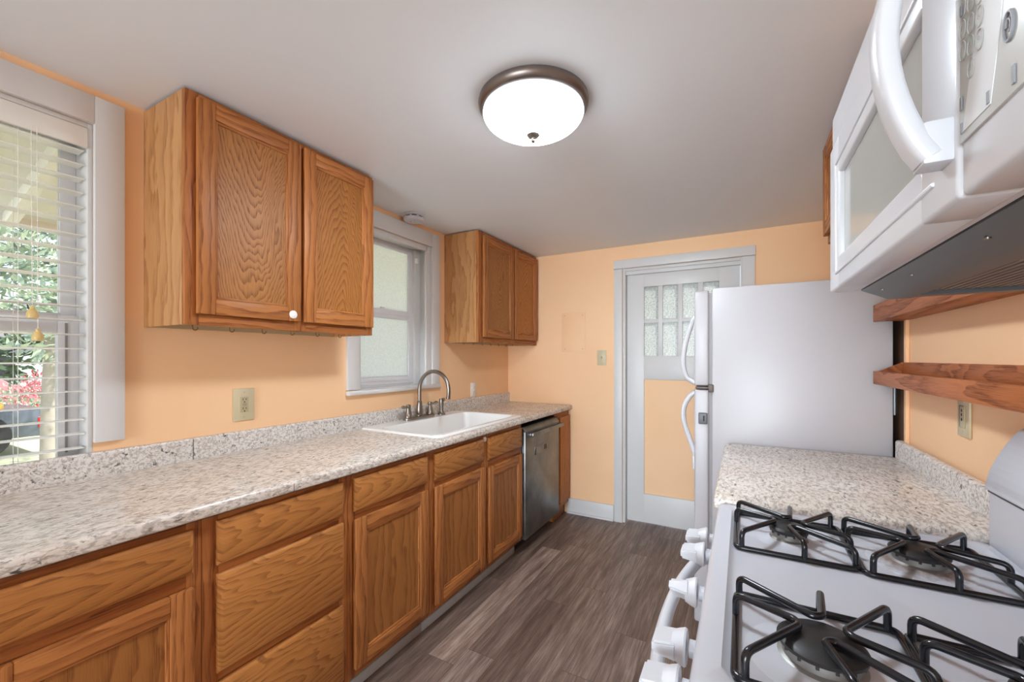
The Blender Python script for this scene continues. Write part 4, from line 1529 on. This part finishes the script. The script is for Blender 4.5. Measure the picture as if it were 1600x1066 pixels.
LX, LY = 1.287, 1.351
cl = thing('ceiling_light', 'round flush-mount ceiling light with bronze rim and glowing white bowl', 'ceiling light', (LX, LY, CEIL))
B().lathe([(.150, -.0005), (.188, -.001), (.194, -.005), (.1965, -.014), (.195, -.024), (.189, -.033), (.183, -.038), (.176, -.039)], (LX, LY, CEIL), n=56).build('rim', 'bronze_rim', cl)
prof = [(.178, -.0388)]
for i in range(1, 15):
    a = math.pi / 2 * i / 14
    prof.append((.181 * math.cos(a) if i < 14 else 0, -.041 - .078 * math.sin(a)))
bowl = B().lathe(prof, (LX, LY, CEIL), n=56).build('glass_bowl', 'lamp_glass', cl)
B().lathe([(.0, .006), (.020, .004), (.024, -.002), (.018, -.009), (.007, -.013), (.005, -.018), (.008, -.024), (.004, -.029), (0, -.030)], (LX, LY, CEIL - .1215), n=20).build('finial', 'nickel', cl)

# ------------------------------------------------------------------ outside the near window
GZ = -.26
lw = B().box(-40, -WT - .02, -14, 22, GZ - .2, GZ).build('lawn', 'lawn_grass')
tag(lw, 'sunlit green lawn outside the near window', 'lawn')
lw['kind'] = 'stuff'
b = B()
b.prism([(-WT - .001, 2.42), (-WT - .001, 2.36), (-1.25, 2.06), (-1.25, 2.18)], 'y', -1.7, 3.6)
b.box(-1.29, -1.25, -1.7, 3.6, 2.02, 2.20)
for y in (-.9, -.3, .3, .62, .95, 1.5, 2.1, 2.7):
    b.prism([(-WT - .001, 2.36), (-WT - .001, 2.28), (-1.25, 2.0), (-1.25, 2.06)], 'y', y - .02, y + .02)
struct(b, 'trim_2', 'soffit_cream')


def leaves(b, c, r, n, size, squash=1.0, rnd=random):
    for _ in range(n):
        d = Vector((rnd.gauss(0, 1), rnd.gauss(0, 1), rnd.gauss(0, 1))).normalized()
        rr = r * (rnd.random() ** .4)
        p = Vector(c) + Vector((d.x * rr, d.y * rr, d.z * rr * squash))
        ax = (d + Vector((rnd.uniform(-.8, .8), rnd.uniform(-.8, .8), rnd.uniform(-.3, .9)))).normalized()
        sd_ = ax.cross(Vector((rnd.uniform(-1, 1), rnd.uniform(-1, 1), rnd.uniform(-1, 1)))).normalized()
        s_ = size * rnd.uniform(.6, 1.3)
        nrm = ax.cross(sd_) * s_ * .08
        b.poly([p, p + ax * s_ * .5 + sd_ * s_ * .17 + nrm, p + ax * s_, p + ax * s_ * .5 - sd_ * s_ * .17 + nrm])
    return b


tr = thing('leafy_tree', 'leafy green tree seen through the blind above the parked cars', 'tree', (-6.6, 2.06, GZ))
B().tube([(-6.6, 2.06, GZ + .002), (-6.6, 2.06, .8), (-6.6, 2.10, 2.0), (-6.5, 2.15, 3.0)], [.13, .11, .10, .07], 12).build('trunk', 'bark', tr)
b = B()
for c in ((-6.2, 1.7, 2.6), (-6.4, 2.4, 3.0), (-6.0, 1.2, 2.3), (-6.6, .6, 2.8), (-6.2, 2.2, 2.1), (-6.3, 1.6, 3.5), (-6.5, 2.9, 2.6)):
    leaves(b, c, .85, 800, .15)
b.build('foliage', 'leaf_green', tr)['kind'] = 'stuff'
sh = thing('flowering_shrub', 'shrub with red flowers beyond the dark pickup truck', 'shrub', (-11.0, 2.85, GZ))
b = B()
for c in ((-11.0, 2.75, .50), (-11.1, 3.1, .42), (-11.0, 2.5, .30)):
    leaves(b, c, .42, 260, .11)
b.tube([(-11.0, 2.85, GZ + .004), (-11.0, 2.83, .4)], .03, 8)
b.build('foliage', 'leaf_green', sh)['kind'] = 'stuff'
b = B()
for c in ((-10.75, 2.75, .75), (-10.7, 3.0, .60), (-10.7, 2.6, .62), (-10.75, 2.85, .9)):
    leaves(b, c, .17, 50, .09)
b.build('flowers', 'flower_red', sh)['kind'] = 'stuff'


def vehicle(name, label, cat, x, y1, L, mat, prof, win, cargo=None):
    """side profile along y (front at low y), body width in x; prof/win measured from the tail end"""
    t = thing(name, label, cat, (x, y1 - L / 2, GZ))
    Wd = 1.7
    P = [(y1 - p[0], GZ + p[1]) for p in prof]
    B().prism(P, 'x', x - Wd / 2, x + Wd / 2, .03).build('body', mat, t)
    Wn = [(y1 - p[0], GZ + p[1]) for p in win]
    B().prism(Wn, 'x', x - Wd / 2 - .006, x + Wd / 2 + .006).build('windows', 'car_glass', t)
    for yy_ in (y1 - .8, y1 - L + .8):
        for xx, ax in ((x + Wd / 2 - .16, 'x'), (x - Wd / 2 + .16, '-x')):
            w = B().lathe([(.34, 0), (.36, .03), (.36, .16), (.33, .19), (.21, .19)], (xx, yy_, GZ + .36), ax, 24).build('wheel', 'tyre', t)
            B().lathe([(.21, .185), (.20, .20), (.05, .205), (0, .21)], (xx, yy_, GZ + .36), ax, 16).build('rim', 'wheel_silver', w)
    b = B().box(x + Wd / 2 - .02, x + Wd / 2 + .012, y1 - .16, y1 - .02, GZ + .45, GZ + .62, .01)
    b.build('tail_light', 'tail_red', t)
    return t


pk = vehicle('pickup_truck', 'dark parked pickup truck with an orange-yellow load on the lawn', 'truck', -9.3, 2.50, 4.8, 'car_dark',
        [(0, .30), (0, .74), (1.7, .76), (1.75, 1.25), (2.1, 1.34), (3.0, 1.30), (3.5, .90), (4.7, .80), (4.8, .34)],
        [(1.95, .86), (2.1, 1.24), (2.95, 1.22), (3.3, .90)])
tag(B().box(-9.6, -8.6, 1.15, 2.0, GZ + .762, GZ + .88, .02).build('cargo_box', 'yellow_cargo'), 'orange-yellow flat load lying on the pickup bed', 'cargo')
vehicle('parked_car', 'red car parked beyond the dark pickup truck', 'car', -12.5, 3.2, 4.4, 'car_red',
        [(0, .35), (0, .95), (.5, 1.05), (1.0, 1.45), (2.4, 1.48), (3.1, 1.0), (4.3, .85), (4.4, .4)],
        [(.75, 1.05), (1.1, 1.38), (2.3, 1.4), (2.85, 1.02)])
hb = thing('neighbor_house', 'pale grey neighbour house with a grey roof beyond the parked cars', 'house', (-18.5, 3, GZ))
B().box(-22.5, -18.5, -1, 9, GZ, 2.0).build('walls', 'siding_grey', hb)
B().prism([(-22.9, 2.001), (-18.1, 2.001), (-20.5, 3.4)], 'y', -1.4, 9.4).build('roof', 'roof_grey', hb)
for y in (3.2, 5.2):
    B().box(-18.52, -18.46, y, y + .9, .3, 1.4).build('window', 'car_glass', hb)
hd = B()
for i in range(9):
    leaves(hd, (-15.2, -3 + i * 1.4, 1.3 + .2 * (i % 3)), 1.15, 260, .34, .95)
hg = hd.build('hedge', 'leaf_dark')
tag(hg, 'dark green hedge in front of the neighbour house', 'hedge')
hg['kind'] = 'stuff'
